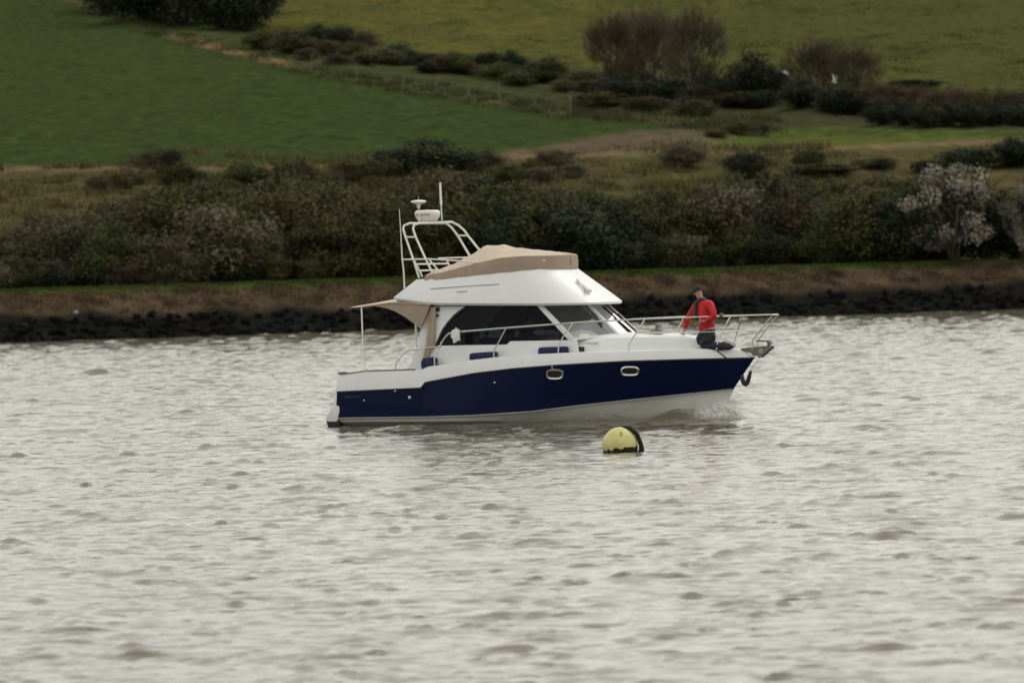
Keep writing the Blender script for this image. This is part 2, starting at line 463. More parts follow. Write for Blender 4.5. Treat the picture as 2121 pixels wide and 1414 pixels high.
def build_land():
    a = np.concatenate([np.arange(-130, -10, 2.0), np.arange(-10, 70, 0.6), np.arange(70, 260, 1.2), np.arange(260, 480, 4.0)])
    s = np.concatenate([np.arange(-6, 16, 0.4), np.arange(16, 70, 1.0), np.arange(70, 420, 2.2), np.linspace(420, 950, 60)])
    S, A = np.meshgrid(s, a, indexing='ij')
    X, Y = shore_xy(A, S)
    Z = terrain_z(A, S) + 0.05 * np.clip((S - 14) / 20, 0, 1) * vnoise(A * 1.3, S * 1.3, 5)
    V = np.stack([X, Y, Z], -1).reshape(-1, 3)
    px, py = to_px(V)
    px = px.reshape(S.shape); py = py.reshape(S.shape)
    n1 = vnoise(A * 0.35, S * 0.12, 1); n2 = vnoise(A * 0.9, S * 0.5, 2)
    py_n = py + 3.0 * n2
    C = np.zeros(S.shape + (3,))
    def put(mask, col):
        m = np.clip(mask, 0, 1)[..., None]
        C[:] = C * (1 - m) + np.array(col) * m
    step = lambda v, wd: np.clip(v / wd + 0.5, 0, 1)
    path = np.interp(px, PATH_X, PATH_Y); bot = np.interp(px, BOT_X, BOT_Y)
    tan = np.interp(px, TAN_X, TAN_Y); mea = np.interp(px, MEA_X, MEA_Y)
    put(np.ones_like(S), (0.072, 0.062, 0.028))                                       # rough slope
    put(0.55 * step(n1 - 0.35, 0.5), (0.052, 0.066, 0.020))
    put(0.6 * step(n2 - 0.6, 0.5), (0.098, 0.074, 0.040))
    put(step(tan - py_n, 6), (0.044, 0.072, 0.018))                                    # grass above the tan track
    rightmask = step(px - 1250, 500)
    put(step(tan - 4 - py_n, 6) * rightmask, (0.072, 0.088, 0.024))
    put(step(tan - 3 - py_n, 6) * step(py_n - bot, 10) * (1 - step(px - 1480, 120)) * step(px - 960, 60), (0.098, 0.076, 0.050))
    crop = step(bot - py_n, 6) * step(py - path, 5)
    put(crop, (0.036, 0.053, 0.018))
    put(crop * 0.30 * step(n1, 1.2), (0.038, 0.058, 0.019))
    put(crop * 0.4 * step(600 - px, 700) * step(330 - py, 250), (0.046, 0.054, 0.018))
    put(np.exp(-((py + 1.2 * n2 - tan) / 5) ** 2) * 0.95, (0.150, 0.112, 0.066))              # dry grass by the track
    up = step(path - py, 4)
    put(up, (0.042, 0.054, 0.020))
    put(up * 0.5 * step(n2 - 0.2, 0.8), (0.064, 0.056, 0.034))
    put(up * 0.75 * step(px - 1120, 160), (0.044, 0.042, 0.024))
    md = step(mea - py_n, 8) * up
    put(md, (0.090, 0.085, 0.024))
    put(md * 0.75 * step(n1 - 0.1, 0.9), (0.060, 0.070, 0.022))
    put(md * 0.55 * step(vnoise(A * 0.8, S * 0.10, 9) - 0.7, 0.6), (0.040, 0.054, 0.020))
    put(md * 0.35 * step(n2 - 0.5, 0.6), (0.092, 0.072, 0.028))
    put(md * 0.7 * step(px - 1350, 500), (0.056, 0.063, 0.022))
    edge = np.exp(-((py - path) / 5.5) ** 2)
    put(edge * 0.8 * step(px - 60, 60) * step(1500 - px, 200), (0.105, 0.076, 0.046))
    put(np.exp(-((py - path + 1) / 6) ** 2) * step(px - 400, 30) * step(600 - px, 60), (0.21, 0.13, 0.075))
    put(0.75 * np.exp(-((py - path - 11) / 5) ** 2) * step(px - 200, 60), (0.030, 0.044, 0.016))
    # the bank, by distance from the water
    wob = 0.35 * n2
    put(step(13.5 - S, 4), (0.030, 0.034, 0.016))
    put(step(9.2 - S, 0.8), (0.044, 0.064, 0.014))
    put(step(5.4 + 0.6 * wob - S, 0.7), (0.074, 0.054, 0.034))
    put(step(5.4 + 0.6 * wob - S, 0.7) * 0.6 * step(n2 - 0.2, 0.9), (0.060, 0.042, 0.026))
    put(step(5.0 - S, 0.9) * 0.4 * step(n1 - 0.4, 0.7), (0.100, 0.072, 0.045))
    put(step(2.5 + 0.9 * wob - S, 0.9), (0.012, 0.012, 0.011))
    idx = np.arange(S.size).reshape(S.shape)
    Q = np.stack([idx[:-1, :-1], idx[:-1, 1:], idx[1:, 1:], idx[1:, :-1]], -1)
    srow = (S[:-1, :-1] + S[1:, :-1]) / 2
    m = bpy.data.materials.new('grassland'); m.use_nodes = True
    t = m.node_tree; b = t.nodes['Principled BSDF']
    b.inputs['Roughness'].default_value = 1.0; b.inputs['Specular IOR Level'].default_value = 0.0
    ca = t.nodes.new('ShaderNodeVertexColor'); ca.layer_name = 'soil'
    geo = t.nodes.new('ShaderNodeNewGeometry')
    mp = t.nodes.new('ShaderNodeMapping'); mp.inputs['Scale'].default_value = (1.0, 0.45, 1.6)
    t.links.new(geo.outputs['Position'], mp.inputs['Vector'])
    na = t.nodes.new('ShaderNodeTexNoise'); na.inputs['Scale'].default_value = 1.1; na.inputs['Detail'].default_value = 8; na.inputs['Roughness'].default_value = 0.65
    t.links.new(mp.outputs['Vector'], na.inputs['Vector'])
    mr = t.nodes.new('ShaderNodeMapRange'); mr.inputs['From Min'].default_value = 0.25; mr.inputs['From Max'].default_value = 0.75
    mr.inputs['To Min'].default_value = 0.55; mr.inputs['To Max'].default_value = 1.4
    t.links.new(na.outputs['Fac'], mr.inputs['Value'])
    vmm = t.nodes.new('ShaderNodeVectorMath'); vmm.operation = 'SCALE'
    t.links.new(ca.outputs['Color'], vmm.inputs[0]); t.links.new(mr.outputs['Result'], vmm.inputs['Scale'])
    t.links.new(vmm.outputs['Vector'], b.inputs['Base Color'])
    bp = t.nodes.new('ShaderNodeBump'); bp.inputs['Strength'].default_value = 0.6; bp.inputs['Distance'].default_value = 0.25
    t.links.new(na.outputs['Fac'], bp.inputs['Height']); t.links.new(bp.outputs['Normal'], b.inputs['Normal'])
    out = []
    for name, sel, lab, cat in (('river_bank', srow < 9.6, 'low river bank of dark wet stones and brown earth topped by grass', 'bank'),
                                ('hillside', srow >= 9.6, 'green hillside with crop field and rough meadow behind the thicket', 'hill')):
        q = Q[sel]
        used, inv = np.unique(q.ravel(), return_inverse=True)
        me = fast_mesh(name, V[used], inv.reshape(-1, 4), True)
        c = me.color_attributes.new('soil', 'FLOAT_COLOR', 'POINT')
        c.data.foreach_set('color', np.concatenate([C.reshape(-1, 3)[used], np.ones((len(used), 1))], 1).astype(np.float32).ravel())
        o = link(name, me, m); tag(o, lab, cat, kind='structure'); out.append(o)
    return out
BANK, HILL = build_land()

# ---- stones of the bank
def rock_mesh(seed):
    r = random.Random(seed); bm = bmesh.new()
    bmesh.ops.create_icosphere(bm, subdivisions=2, radius=0.5)
    ax = [Vector((r.gauss(0, 1), r.gauss(0, 1), r.gauss(0, 1))).normalized() for _ in range(7)]
    lim = [0.30 + 0.16 * r.random() for _ in ax]
    for v in bm.verts:
        for n, l in zip(ax, lim):
            d = v.co.dot(n)
            if d > l: v.co -= n * (d - l) * 0.9
        v.co.z *= 0.72
    bmesh.ops.dissolve_limit(bm, angle_limit=R(9), verts=bm.verts, edges=bm.edges)
    me = bpy.data.meshes.new('rock'); bm.to_mesh(me); bm.free()
    return me
M['rock'] = mat('wet_dark_stone', (0.0085, 0.008, 0.0085), 1.0, var=0.5, scale=3, bump=0.4, bscale=6, rnd=0.7, spec=0.0)
M['rock_moss'] = mat('weedy_stone', (0.013, 0.016, 0.010), 1.0, var=0.4, scale=3, bump=0.4, bscale=6, rnd=0.6, spec=0.0)
M['rock_pale'] = mat('pale_stone', (0.20, 0.19, 0.18), 0.8, var=0.15)
rocks = []
for i in range(8):
    me = rock_mesh(i); me.materials.append(M['rock_moss'] if i in (2, 5) else M['rock']); rocks.append(me)
for i in range(290):
    a = -1.5 + 50.5 * (i + random.random()) / 290
    s = random.choice([0.1, 0.35, 0.65, 0.95, 1.25, 1.5]) + random.uniform(-0.2, 0.2)
    k = random.uniform(0.30, 0.58)
    p = ground(a, s)
    o = link('rock', random.choice(rocks), None, BANK)
    o.location = (p[0], p[1], p[2] - (0.06 + 0.06 * s) * k)
    o.rotation_euler = (random.uniform(-0.5, 0.5), random.uniform(-0.5, 0.5), random.uniform(0, 6.28))
    o.scale = (k * random.uniform(0.9, 1.5), k, k * random.uniform(0.7, 1.0))
p = on_land(158, 659)
pale = link('pale_boulder', rock_mesh(31), M['rock_pale']); pale.location = (p[0], p[1], p[2] + 0.08); pale.scale = (0.30, 0.28, 0.30)
tag(pale, 'small pale rounded stone above the dark rocks at far left', 'stone')
# small filling stones, too many to count
V = []; Fc = []
mb = MB()
for i in range(1500):
    a = random.uniform(-40, 95); s = random.uniform(-0.3, 1.9)
    if -1.5 < a < 49 and random.random() < 0.45: continue
    p = ground(a, s); k = random.uniform(0.14, 0.34)
    mb.box((p[0], p[1], p[2] + 0.04), (k * 1.4, k, k * 0.8), Matrix.Rotation(random.random() * 6, 3, Vector((random.gauss(0, 1), random.gauss(0, 1), random.gauss(0, 1))).normalized()))
o = mb.build('bank_rubble', M['rock'], BANK, smooth=False); o['kind'] = 'stuff'

# ================================================================== VEGETATION
def leaf_cloud(P, N, size, r, aspect=1.5):
    """quads (rhombi) at P, facing about N"""
    n = len(P)
    t = r.normal(size=(n, 3)); t -= (t * N).sum(1, keepdims=True) * N; t /= np.linalg.norm(t, axis=1, keepdims=True) + 1e-9
    b = np.cross(N, t)
    s = (size * (0.6 + 0.8 * r.random(n)))[:, None]
    V = np.stack([P - t * s * aspect * 0.5, P + b * s * 0.36, P + t * s * aspect * 0.5, P - b * s * 0.36], 1).reshape(-1, 3)
    return V, np.arange(4 * n).reshape(n, 4)

def crown_mesh(name, seed, nclump, nleaf, size, shape=(0.5, 0.42, 0.5), zc=0.5, crad=(0.08, 0.17), lo=0.05, mats=None, twig=0.0, split=0.0):
    """unit crown: about 1 wide, 1 tall, standing on z=0"""
    r = np.random.default_rng(seed)
    c = r.normal(size=(nclump * 3, 3)); c /= np.linalg.norm(c, axis=1, keepdims=True)
    c *= (0.45 + 0.55 * r.random(len(c)) ** 0.5)[:, None]
    lump = 1 + 0.22 * np.sin(c[:, 0] * 5 + seed) * np.cos(c[:, 1] * 4 + 2 * seed) + 0.10 * np.sin(c[:, 2] * 7 + seed)
    c = c * np.array(shape) * 0.84 * lump[:, None] + np.array([0, 0, zc])
    c = c[c[:, 2] > lo + 0.05][:nclump]
    Ps = []; Ns = []; Cs = []
    for q in c:
        k = int(nleaf * (0.6 + 0.8 * r.random()))
        d = r.normal(size=(k, 3)); d /= np.linalg.norm(d, axis=1, keepdims=True)
        rad = crad[0] + (crad[1] - crad[0]) * r.random()
        rr = rad * (0.55 + 0.55 * r.random(k) ** 0.6) * (1 + 0.3 * np.sin(d[:, 0] * 6 + d[:, 1] * 5))
        Ps.append(q + d * rr[:, None] * np.array([1.1, 1.1, 0.9])); Ns.append(d + 0.7 * r.normal(size=(k, 3))); Cs.append(np.full(k, r.random()))
    P = np.vstack(Ps); N = np.vstack(Ns); Cq = np.concatenate(Cs)
    keep = P[:, 2] > lo * 0.4; P = P[keep]; N = N[keep]; Cq = Cq[keep]
    N /= np.linalg.norm(N, axis=1, keepdims=True)
    V, Q = leaf_cloud(P, N, size, r)
    if twig:                                           # bare shoots poking out of the crown
        k = int(twig)
        j = r.integers(0, len(P), k); base = P[j]
        d = base - np.array([0, 0, 0.15]); d /= np.linalg.norm(d, axis=1, keepdims=True) + 1e-9
        d = d + 0.35 * r.normal(size=d.shape); d[:, 2] += 0.35
        d /= np.linalg.norm(d, axis=1, keepdims=True)
        L = (0.06 + 0.12 * r.random(k))[:, None]
        sd_ = np.cross(d, r.normal(size=d.shape)); sd_ /= np.linalg.norm(sd_, axis=1, keepdims=True) + 1e-9
        wv = 0.0035
        TV = np.stack([base - sd_ * wv, base + sd_ * wv, base + d * L + sd_ * wv * 0.3, base + d * L - sd_ * wv * 0.3], 1).reshape(-1, 3)
        Q = np.vstack([Q, np.arange(4 * k).reshape(k, 4) + len(V)]); V = np.vstack([V, TV])
    me = fast_mesh(name, V, Q, False)
    for m_ in mats: me.materials.append(m_)
    if len(mats) > 1:
        nl = len(P); z = P[:, 2]
        # flower or young-leaf material on some clumps' outer leaves
        sel = np.zeros(len(Q), np.int32)
        out = np.linalg.norm((P - np.array([0, 0, zc])) / np.array(shape), axis=1)
        sel[:nl] = ((Cq < split) & (r.random(nl) < 0.9 * np.clip((out - 0.35) * 2.5, 0, 1))).astype(np.int32)
        me.polygons.foreach_set('material_index', sel)
    return me

def stems_mesh(name, seed, n, h, spread, r0, m_):
    r = random.Random(seed); mb = MB()
    for i in range(n):
        x, y = r.uniform(-0.06, 0.06), r.uniform(-0.06, 0.06)
        th = r.uniform(0, 6.28); q = spread * r.uniform(0.3, 1)
        tip = Vector((math.cos(th) * q, math.sin(th) * q, h * r.uniform(0.75, 1.05)))
        b = Vector((x, y, -0.05)); mid = b.lerp(tip, 0.5) + Vector((r.uniform(-.05, .05), r.uniform(-.05, .05), 0.05))
        mb.tube([b, mid, tip], [r0, r0 * 0.7, r0 * 0.25], 5)
        for j in range(3):
            s0 = mid.lerp(tip, r.uniform(0, 0.7)); e = s0 + Vector((r.uniform(-.2, .2), r.uniform(-.2, .2), r.uniform(0.05, 0.2)))
            mb.tube([s0, e], [r0 * 0.4, r0 * 0.12], 4)
    me = make_mesh(name, mb.v, mb.f, True, None); me.materials.append(m_)
    return me

def leafmat(name, col, var=0.25, rnd=0.25):
    return mat(name, col, 0.8, var=var, scale=2.2, spec=0.15, rnd=rnd)
M['olive'] = leafmat('olive_leaves', (0.068, 0.062, 0.026))
M['olive2'] = leafmat('young_green_leaves', (0.056, 0.066, 0.018))
M['brown'] = leafmat('brown_leaves', (0.074, 0.061, 0.031))
M['greyb'] = leafmat('grey_budding_twigs', (0.115, 0.098, 0.066))
M['dark'] = leafmat('dark_evergreen_leaves', (0.020, 0.028, 0.014))
M['purple'] = leafmat('bare_purple_brown_twigs', (0.078, 0.064, 0.040))
M['blossom'] = leafmat('pale_blossom', (0.31, 0.285, 0.225), 0.4, 0.1)
M['bark'] = mat('bark', (0.055, 0.045, 0.035), 0.9, var=0.3, scale=8)

CR = {k: [] for k in ('olive', 'green', 'brown', 'grey', 'dark', 'purple', 'blossom')}
for i in range(3):
    CR['olive'].append(crown_mesh('crown', 10 + i, 70, 120, 0.030, mats=[M['olive'], M['olive2']], split=0.4, twig=500))
    CR['green'].append(crown_mesh('crown', 20 + i, 70, 120, 0.030, mats=[M['olive2'], M['olive']], split=0.3, twig=300))
    CR['brown'].append(crown_mesh('crown', 30 + i, 66, 115, 0.028, mats=[M['brown'], M['olive']], split=0.4, twig=900))
for i in range(2):
    CR['grey'].append(crown_mesh('crown', 40 + i, 66, 110, 0.030, mats=[M['olive'], M['greyb']], split=0.75, twig=900))
    CR['dark'].append(crown_mesh('crown', 50 + i, 80, 130, 0.032, mats=[M['dark'], M['olive']], split=0.15, crad=(0.10, 0.2)))
    CR['purple'].append(crown_mesh('crown', 60 + i, 60, 26, 0.018, mats=[M['purple'], M['brown']], split=0.3, twig=4200))
CR['blossom'].append(crown_mesh('crown', 70, 40, 230, 0.022, mats=[M['dark'], M['blossom']], split=0.85, crad=(0.05, 0.13), shape=(0.52, 0.44, 0.44), zc=0.56, lo=0.12, twig=900))
ST = [stems_mesh('trunk', 80 + i, 5, 0.7, 0.32, 0.022, M['bark']) for i in range(3)]
_cnt = [0]

def plant(name, kind, P, wd, ht, label, cat, group=None, rz=None, deep=0.85):
    i = _cnt[0]; _cnt[0] += 1
    root = empty(name, (P[0], P[1], P[2] - 0.05), random.uniform(0, 6.28) if rz is None else rz)
    tag(root, label, cat, group)
    c = link('crown', CR[kind][i % len(CR[kind])], None, root); c.scale = (wd, wd * deep, ht)
    t = link('trunk', ST[i % 3], None, root); t.scale = (wd * 0.9, wd * 0.9, ht)
    return root

THK = 'shrubs of the thicket along the river bank'
ZONE = [(60, 'at the left edge of the view'), (230, 'left of the pale budding bushes'), (420, 'among the pale budding bushes at left'), (620, 'midway between left edge and boat'), (780, 'just left of the awning'),
        (900, 'behind the radar arch'), (1020, 'behind the beige cover'), (1190, 'above the windscreen'), (1330, 'right of the flybridge front'), (1440, 'left of the kneeling person'), (1560, 'above the kneeling person'),
        (1700, 'right of the bow'), (1860, 'left of the blossoming hawthorn'), (2080, 'behind the blossoming hawthorn'), (9999, 'at the right edge of the view')]
KN = {'olive': 'olive-green', 'green': 'fresh green', 'brown': 'brown budding', 'grey': 'grey-brown twiggy', 'dark': 'dark evergreen', 'purple': 'bare purple-brown'}
def thicket_label(kd, px, s0, ht):
    z = next(n for lim, n in ZONE if px < lim)
    row = 'front' if s0 < 13 else 'second' if s0 < 20 else 'rear' if s0 < 30 else 'hindmost'
    return ('tall ' if ht > 4.2 else 'low ' if ht < 2 else '') + KN[kd] + ' shrub, ' + row + '-row thicket, ' + z
# top of the thicket in the photograph (px -> py)
TOPX = [-300, 0, 90, 200, 300, 420, 560, 700, 800, 950, 1100, 1250, 1400, 1520, 1700, 1860, 1960, 2121, 2500]
TOPY = [470, 460, 430, 402, 385, 368, 356, 350, 345, 345, 368, 388, 362, 352, 356, 350, 360, 345, 340]
for s0, n in ((10.6, 20), (12.6, 19), (15.0, 18), (18.0, 18), (22.0, 17), (27.0, 17), (33.0, 16), (40.0, 16)):
    for i in range(n):
        a = -6.0 + 60.0 * (i + 0.5 + random.uniform(-0.45, 0.45)) / n
        s = s0 + random.uniform(-1.0, 1.0)
        P = ground(a, s)
        px, py = to_px(P)
        ppm = F / P[1]
        top = np.interp(px, TOPX, TOPY) + abs(random.gauss(0, 16)) + (34 if s0 < 12 else 14 if s0 < 16 else 0) * random.random() * 3
        ht = (py - top) / ppm
        if s0 > 20 and ht < 1.2: continue
        ht = min(ht, random.uniform(3.6, 5.6)) if s0 < 20 else min(ht, random.uniform(2.6, 4.6))
        ht = max(ht, 1.4)
        wd = ht * random.uniform(1.1, 1.6)
        if 1840 < px < 2100 and s0 < 15: continue      # room for the blossoming hawthorn
        kd = random.choices(['olive', 'green', 'brown', 'grey', 'dark'], [5.5, 3.6, 2.6, 1.1, 1.5])[0]
        if 60 < px < 330 and s0 > 15: kd = random.choice(['grey', 'brown', 'grey'])
        plant('shrub', kd, P, wd, ht, thicket_label(kd, px, s0, ht), 'shrub', THK)
# low scrub thinning out up the slope
for i in range(46):
    px = random.uniform(200, 1150) if i < 40 else random.uniform(1150, 2100)
    lo_ = np.interp(px, TAN_X, TAN_Y) + 8
    P = on_land(px, lo_ + random.uniform(18, 52)); kd = random.choice(['brown', 'olive', 'brown', 'green', 'grey'])
    h = random.uniform(0.6, 1.35)
    plant('scrub_shrub', kd, P, h * random.uniform(1.5, 2.4), h, ('very low ' if h < 0.9 else 'low ') + KN[kd] + ' scrub on the slope, ' + next(n_ for lim, n_ in ZONE if px < lim), 'shrub', 'low scrub on the slope above the thicket')
# low bushes closing the foot of the thicket
for i in range(26):
    a = -5 + 58 * (i + random.random()) / 26
    P = ground(a, random.uniform(9.4, 10.2))
    px, _ = to_px(P)
    if 1840 < px < 2100: continue
    kd = random.choice(['dark', 'dark', 'olive', 'grey'])
    h = random.uniform(0.9, 2.1)
    plant('low_shrub', kd, P, h * 1.6, h, 'low ' + {'dark': 'dark', 'olive': 'olive', 'grey': 'grey-brown'}[kd] + ' bramble at the thicket foot, ' + next(n_ for lim, n_ in ZONE if px < lim), 'bush', 'low bushes at the foot of the thicket')

def by_px(name, kind, px, py, wpx, hpx, label, cat, group=None, deep=0.85):
    P = on_land(px, py); k = P[1] / F
    return plant(name, kind, P, wpx * k, hpx * k, label, cat, group, deep=deep)

# hawthorn in blossom at the right, with a half-seen neighbour
P = ground(*[float(v) for v in sh(*at_depth(1978, 545, 332)[:2])]); 
P = on_land(1975, 548); k = P[1] / F
hw = plant('hawthorn_bush', 'blossom', P, 235 * k, 205 * k, 'pale blossoming hawthorn bush standing out at the right of the thicket', 'bush', rz=0.4)
P = on_land(2125, 545); plant('hawthorn_bush', 'blossom', P, 120 * k, 165 * k, 'smaller blossoming hawthorn bush cut by the right edge', 'bush', rz=2.0)
a_, s_ = sh(*on_land(1975, 548)[:2])
for da, ds, kd, w_, h_, wh in ((-2.2, 2.5, 'dark', 4.5, 3.6, 'to its left'), (0.6, 3.5, 'dark', 5, 4.4, 'in the middle'), (3.0, 3.0, 'dark', 4.5, 3.4, 'to its right')):
    plant('dark_shrub', kd, ground(float(a_) + da, float(s_) + ds), w_, h_, 'dark evergreen shrub close behind the blossoming hawthorn, ' + wh, 'shrub', 'dark shrubs behind the hawthorn')
by_px('round_shrub', 'dark', 885, 372, 225, 82, 'dark domed shrub rising above the thicket behind the radar mast', 'shrub')
by_px('round_shrub', 'dark', 1546, 372, 100, 62, 'small dark round shrub on the rough slope above the bow', 'shrub')
by_px('bare_bush', 'purple', 330, 366, 150, 62, 'faint bare reddish bush on the field edge at the left', 'bush')
for x, y, w_, h_ in ((2010, 352, 150, 52), (2105, 345, 160, 60), (1930, 362, 90, 34)):
    by_px('hedge_shrub', 'dark', x, y, w_, h_, 'dark shrub in the hedge line above the hawthorn, ' + ('leftmost' if x < 1960 else 'middle' if x < 2050 else 'rightmost'), 'shrub', 'dark hedge shrubs above the hawthorn')
for x, y, w_, h_ in ((1700, 362, 190, 26), (1810, 352, 120, 24)):
    by_px('hedge_shrub', 'olive', x, y, w_, h_, ('wider' if x < 1750 else 'narrower') + ' low yellow-green shrub on the slope left of the hawthorn', 'shrub', 'low shrubs on the slope')
# dark wood at the top left
for i, (x, y, w_, h_) in enumerate(((225, 34, 150, 150), (300, 42, 190, 150), (375, 52, 200, 150), (455, 60, 190, 150), (515, 66, 130, 150))):
    by_px('wood_tree', 'dark', x, y, w_ * 1.25, h_, 'dark dense tree at the wood edge top left, ' + ['outermost on the left', 'second from the left', 'third from the left', 'fourth from the left', 'at its right end beside the meadow'][i], 'tree', 'trees of the dark wood')
for i, (x, y) in enumerate(((250, 12), (330, 20), (410, 28), (490, 36), (440, 14), (350, 4))):
    by_px('wood_tree', 'dark', x, y, 210, 170, 'dark dense tree deep in the wood at the top left', 'tree', 'inner trees of the dark wood')
HZ = [(620, 'beside the dark wood'), (740, 'right of the dark wood'), (860, 'left of its middle'), (980, 'at its middle'), (1100, 'right of its middle'), (1220, 'near its right end'), (9999, 'at its right end')]
# hedge clumps climbing from the wood to the right
HED = [(600, 112, 120, 52, 'olive'), (655, 98, 110, 46, 'dark'), (705, 104, 90, 54, 'dark'), (760, 112, 70, 50, 'purple'), (560, 100, 70, 40, 'brown'),
       (830, 138, 70, 44, 'dark'), (885, 142, 80, 36, 'dark'), (945, 146, 90, 40, 'green'), (1010, 150, 90, 46, 'dark'), (1062, 152, 80, 48, 'dark'),
       (1130, 172, 110, 54, 'green'), (1200, 190, 90, 46, 'olive')]
for x, y, w_, h_, kd in HED:
    by_px('hedge_shrub', kd, x, y, w_, h_, {'dark': 'dark', 'olive': 'olive-green', 'green': 'green', 'purple': 'bare purple-brown', 'brown': 'brown'}[kd] + ' shrub in the broken hedge below the meadow, ' + next(n_ for lim, n_ in HZ if x < lim), 'shrub', 'broken hedge below the meadow')
for i in range(24):
    x = 545 + 31 * i; y = 104 + 0.135 * (x - 545) + random.uniform(-10, 9); kd = random.choice(['olive', 'green', 'brown', 'dark'])
    by_px('hedge_shrub', kd, x, y, random.uniform(60, 120), random.uniform(22, 42), KN[kd] + ' filler shrub in the broken hedge, ' + next(n_ for lim, n_ in HZ if x < lim), 'shrub', 'broken hedge below the meadow')
for i in range(26):
    x = random.uniform(1190, 1900); y = random.uniform(185, 238); kd = random.choice(['brown', 'olive', 'dark', 'purple'])
    by_px('scrub_bush', kd, x, y, random.uniform(70, 130), random.uniform(22, 44), KN[kd] + ' scrub below the upper meadow, ' + ('left of' if x < 1480 else 'around' if x < 1660 else 'right of' if x < 1800 else 'well right of') + ' the big evergreen bush', 'bush', 'scrub below the upper meadow')
for i, (x, y, w_, h_) in enumerate(((1270, 200, 150, 175), (1350, 196, 170, 190), (1440, 196, 150, 180), (1690, 205, 150, 130), (1770, 205, 130, 110))):
    by_px('bare_tree', 'purple', x, y, w_, h_, ['bare brown tree left of the two others before the upper meadow', 'tallest bare brown tree in front of the upper meadow', 'bare brown tree leaning on the big dark bush', 'bare brown tree between the two white gulls', 'bare brown tree right of the lower gull'][i], 'tree', 'bare trees on the slope')
for x, y, w_, h_, kd in ((1290, 215, 130, 60, 'dark'), (1380, 215, 140, 60, 'dark'), (1470, 218, 100, 70, 'dark'), (1250, 225, 120, 40, 'olive'), (1340, 235, 110, 36, 'green'), (1440, 240, 120, 34, 'olive'), (1660, 225, 120, 60, 'dark'), (1740, 235, 110, 60, 'dark')):
    by_px('undergrowth_bush', kd, x, y, w_, h_, {'dark': 'dark', 'olive': 'olive', 'green': 'green'}[kd] + ' bush under the bare trees, ' + ('leftmost' if x < 1300 else 'left of centre' if x < 1400 else 'beside the evergreen bush' if x < 1500 else 'between the gulls' if x < 1700 else 'below the lower gull'), 'bush', 'undergrowth below the bare trees')
by_px('evergreen_bush', 'dark', 1562, 218, 165, 108, 'big dark rounded evergreen bush left of the upper gull', 'bush')
ORD = ['first', 'second', 'third', 'fourth', 'fifth', 'sixth', 'seventh', 'eighth']
for i in range(8):
    x = 1815 + 45 * i
    by_px('hedge_shrub', 'purple' if i % 2 == 0 else 'brown', x, 238 + 2 * i, 95, 66, ('bare purple-brown' if i % 2 == 0 else 'brown') + ' shrub at the top of the right-hand hedge, ' + ORD[i] + ' from the left', 'shrub', 'long hedge at the right')
    by_px('hedge_shrub', 'dark', x + 14, 262 + random.uniform(-3, 3), 90, 52, 'dark shrub at the foot of the right-hand hedge, ' + ORD[i] + ' from the left', 'shrub', 'long hedge at the right')
for x, y, w_, h_, kd in ((1530, 282, 80, 34, 'brown'), (1575, 284, 60, 30, 'purple'), (1485, 288, 70, 24, 'brown'), (1190, 372, 60, 36, 'grey')):
    by_px('scrub_bush', kd, x, y, w_, h_, {'brown': 'low brown', 'purple': 'low bare', 'grey': 'low grey'}[kd] + ' scrub bush beside the tan track', 'bush', 'scrub beside the track')

# grass: tussocks and blades, uncountable
def grass(name, rows, label, parent=None):
    """rows: (a, s, height, n blades, colour index)"""
    r = np.random.default_rng(3)
    V = []; 
    for a, s, h, n, sp in rows:
        A = a + sp * r.normal(size=n); S = s + sp * r.normal(size=n)
        x, y = shore_xy(A, S); z = terrain_z(A, S)
        b = np.stack([x, y, z - 0.02], -1)
        th = r.random(n) * 6.28
        dv = np.stack([np.cos(th), np.sin(th), np.zeros(n)], -1)
        hh = h * (0.5 + 0.8 * r.random(n))
        tip = b + np.stack([0.4 * hh * r.normal(size=n), 0.4 * hh * r.normal(size=n), hh], -1)
        wv = (0.035 + 0.03 * r.random(n))[:, None] * max(0.6, h * 2)
        V.append(np.stack([b - dv * wv, b + dv * wv, tip], 1))
    V = np.concatenate(V).reshape(-1, 3)
    me = fast_mesh(name, V, np.arange(len(V)).reshape(-1, 3), False)
    return me
M['grass_g'] = mat('bank_grass_green', (0.046, 0.068, 0.014), 0.9, var=0.35, scale=0.8, spec=0.1)
M['grass_b'] = mat('dead_brown_grass', (0.072, 0.050, 0.031), 0.9, var=0.4, scale=0.8, spec=0.1)
M['grass_m'] = mat('meadow_tussock', (0.050, 0.060, 0.020), 0.9, var=0.4, scale=0.3, spec=0.1)
M['grass_r'] = mat('rough_slope_grass', (0.086, 0.074, 0.032), 0.9, var=0.4, scale=0.4, spec=0.1)
rows = [(random.uniform(-12, 62), random.uniform(5.8, 8.6), 0.13, 60, 0.35) for _ in range(520)]
tag(link('bank_grass', grass('bank_grass', rows, ''), M['grass_g']), 'narrow strip of bright green grass along the bank top', 'grass', kind='stuff')
rows = [(random.uniform(-12, 62), random.uniform(2.5, 5.8), random.choice([0.08, 0.12, 0.2]), 40, 0.28) for _ in range(700)]
tag(link('dead_grass', grass('dead_grass', rows, ''), M['grass_b']), 'brown dead grass on the face of the bank', 'grass', kind='stuff')
rows = [(random.uniform(-12, 64), random.uniform(24, 62), random.choice([0.2, 0.3, 0.45]), 46, 0.5) for _ in range(900)]
tag(link('slope_grass', grass('slope_grass', rows, ''), M['grass_r']), 'rough tawny grass on the slope above the thicket', 'grass', kind='stuff')
rows = []
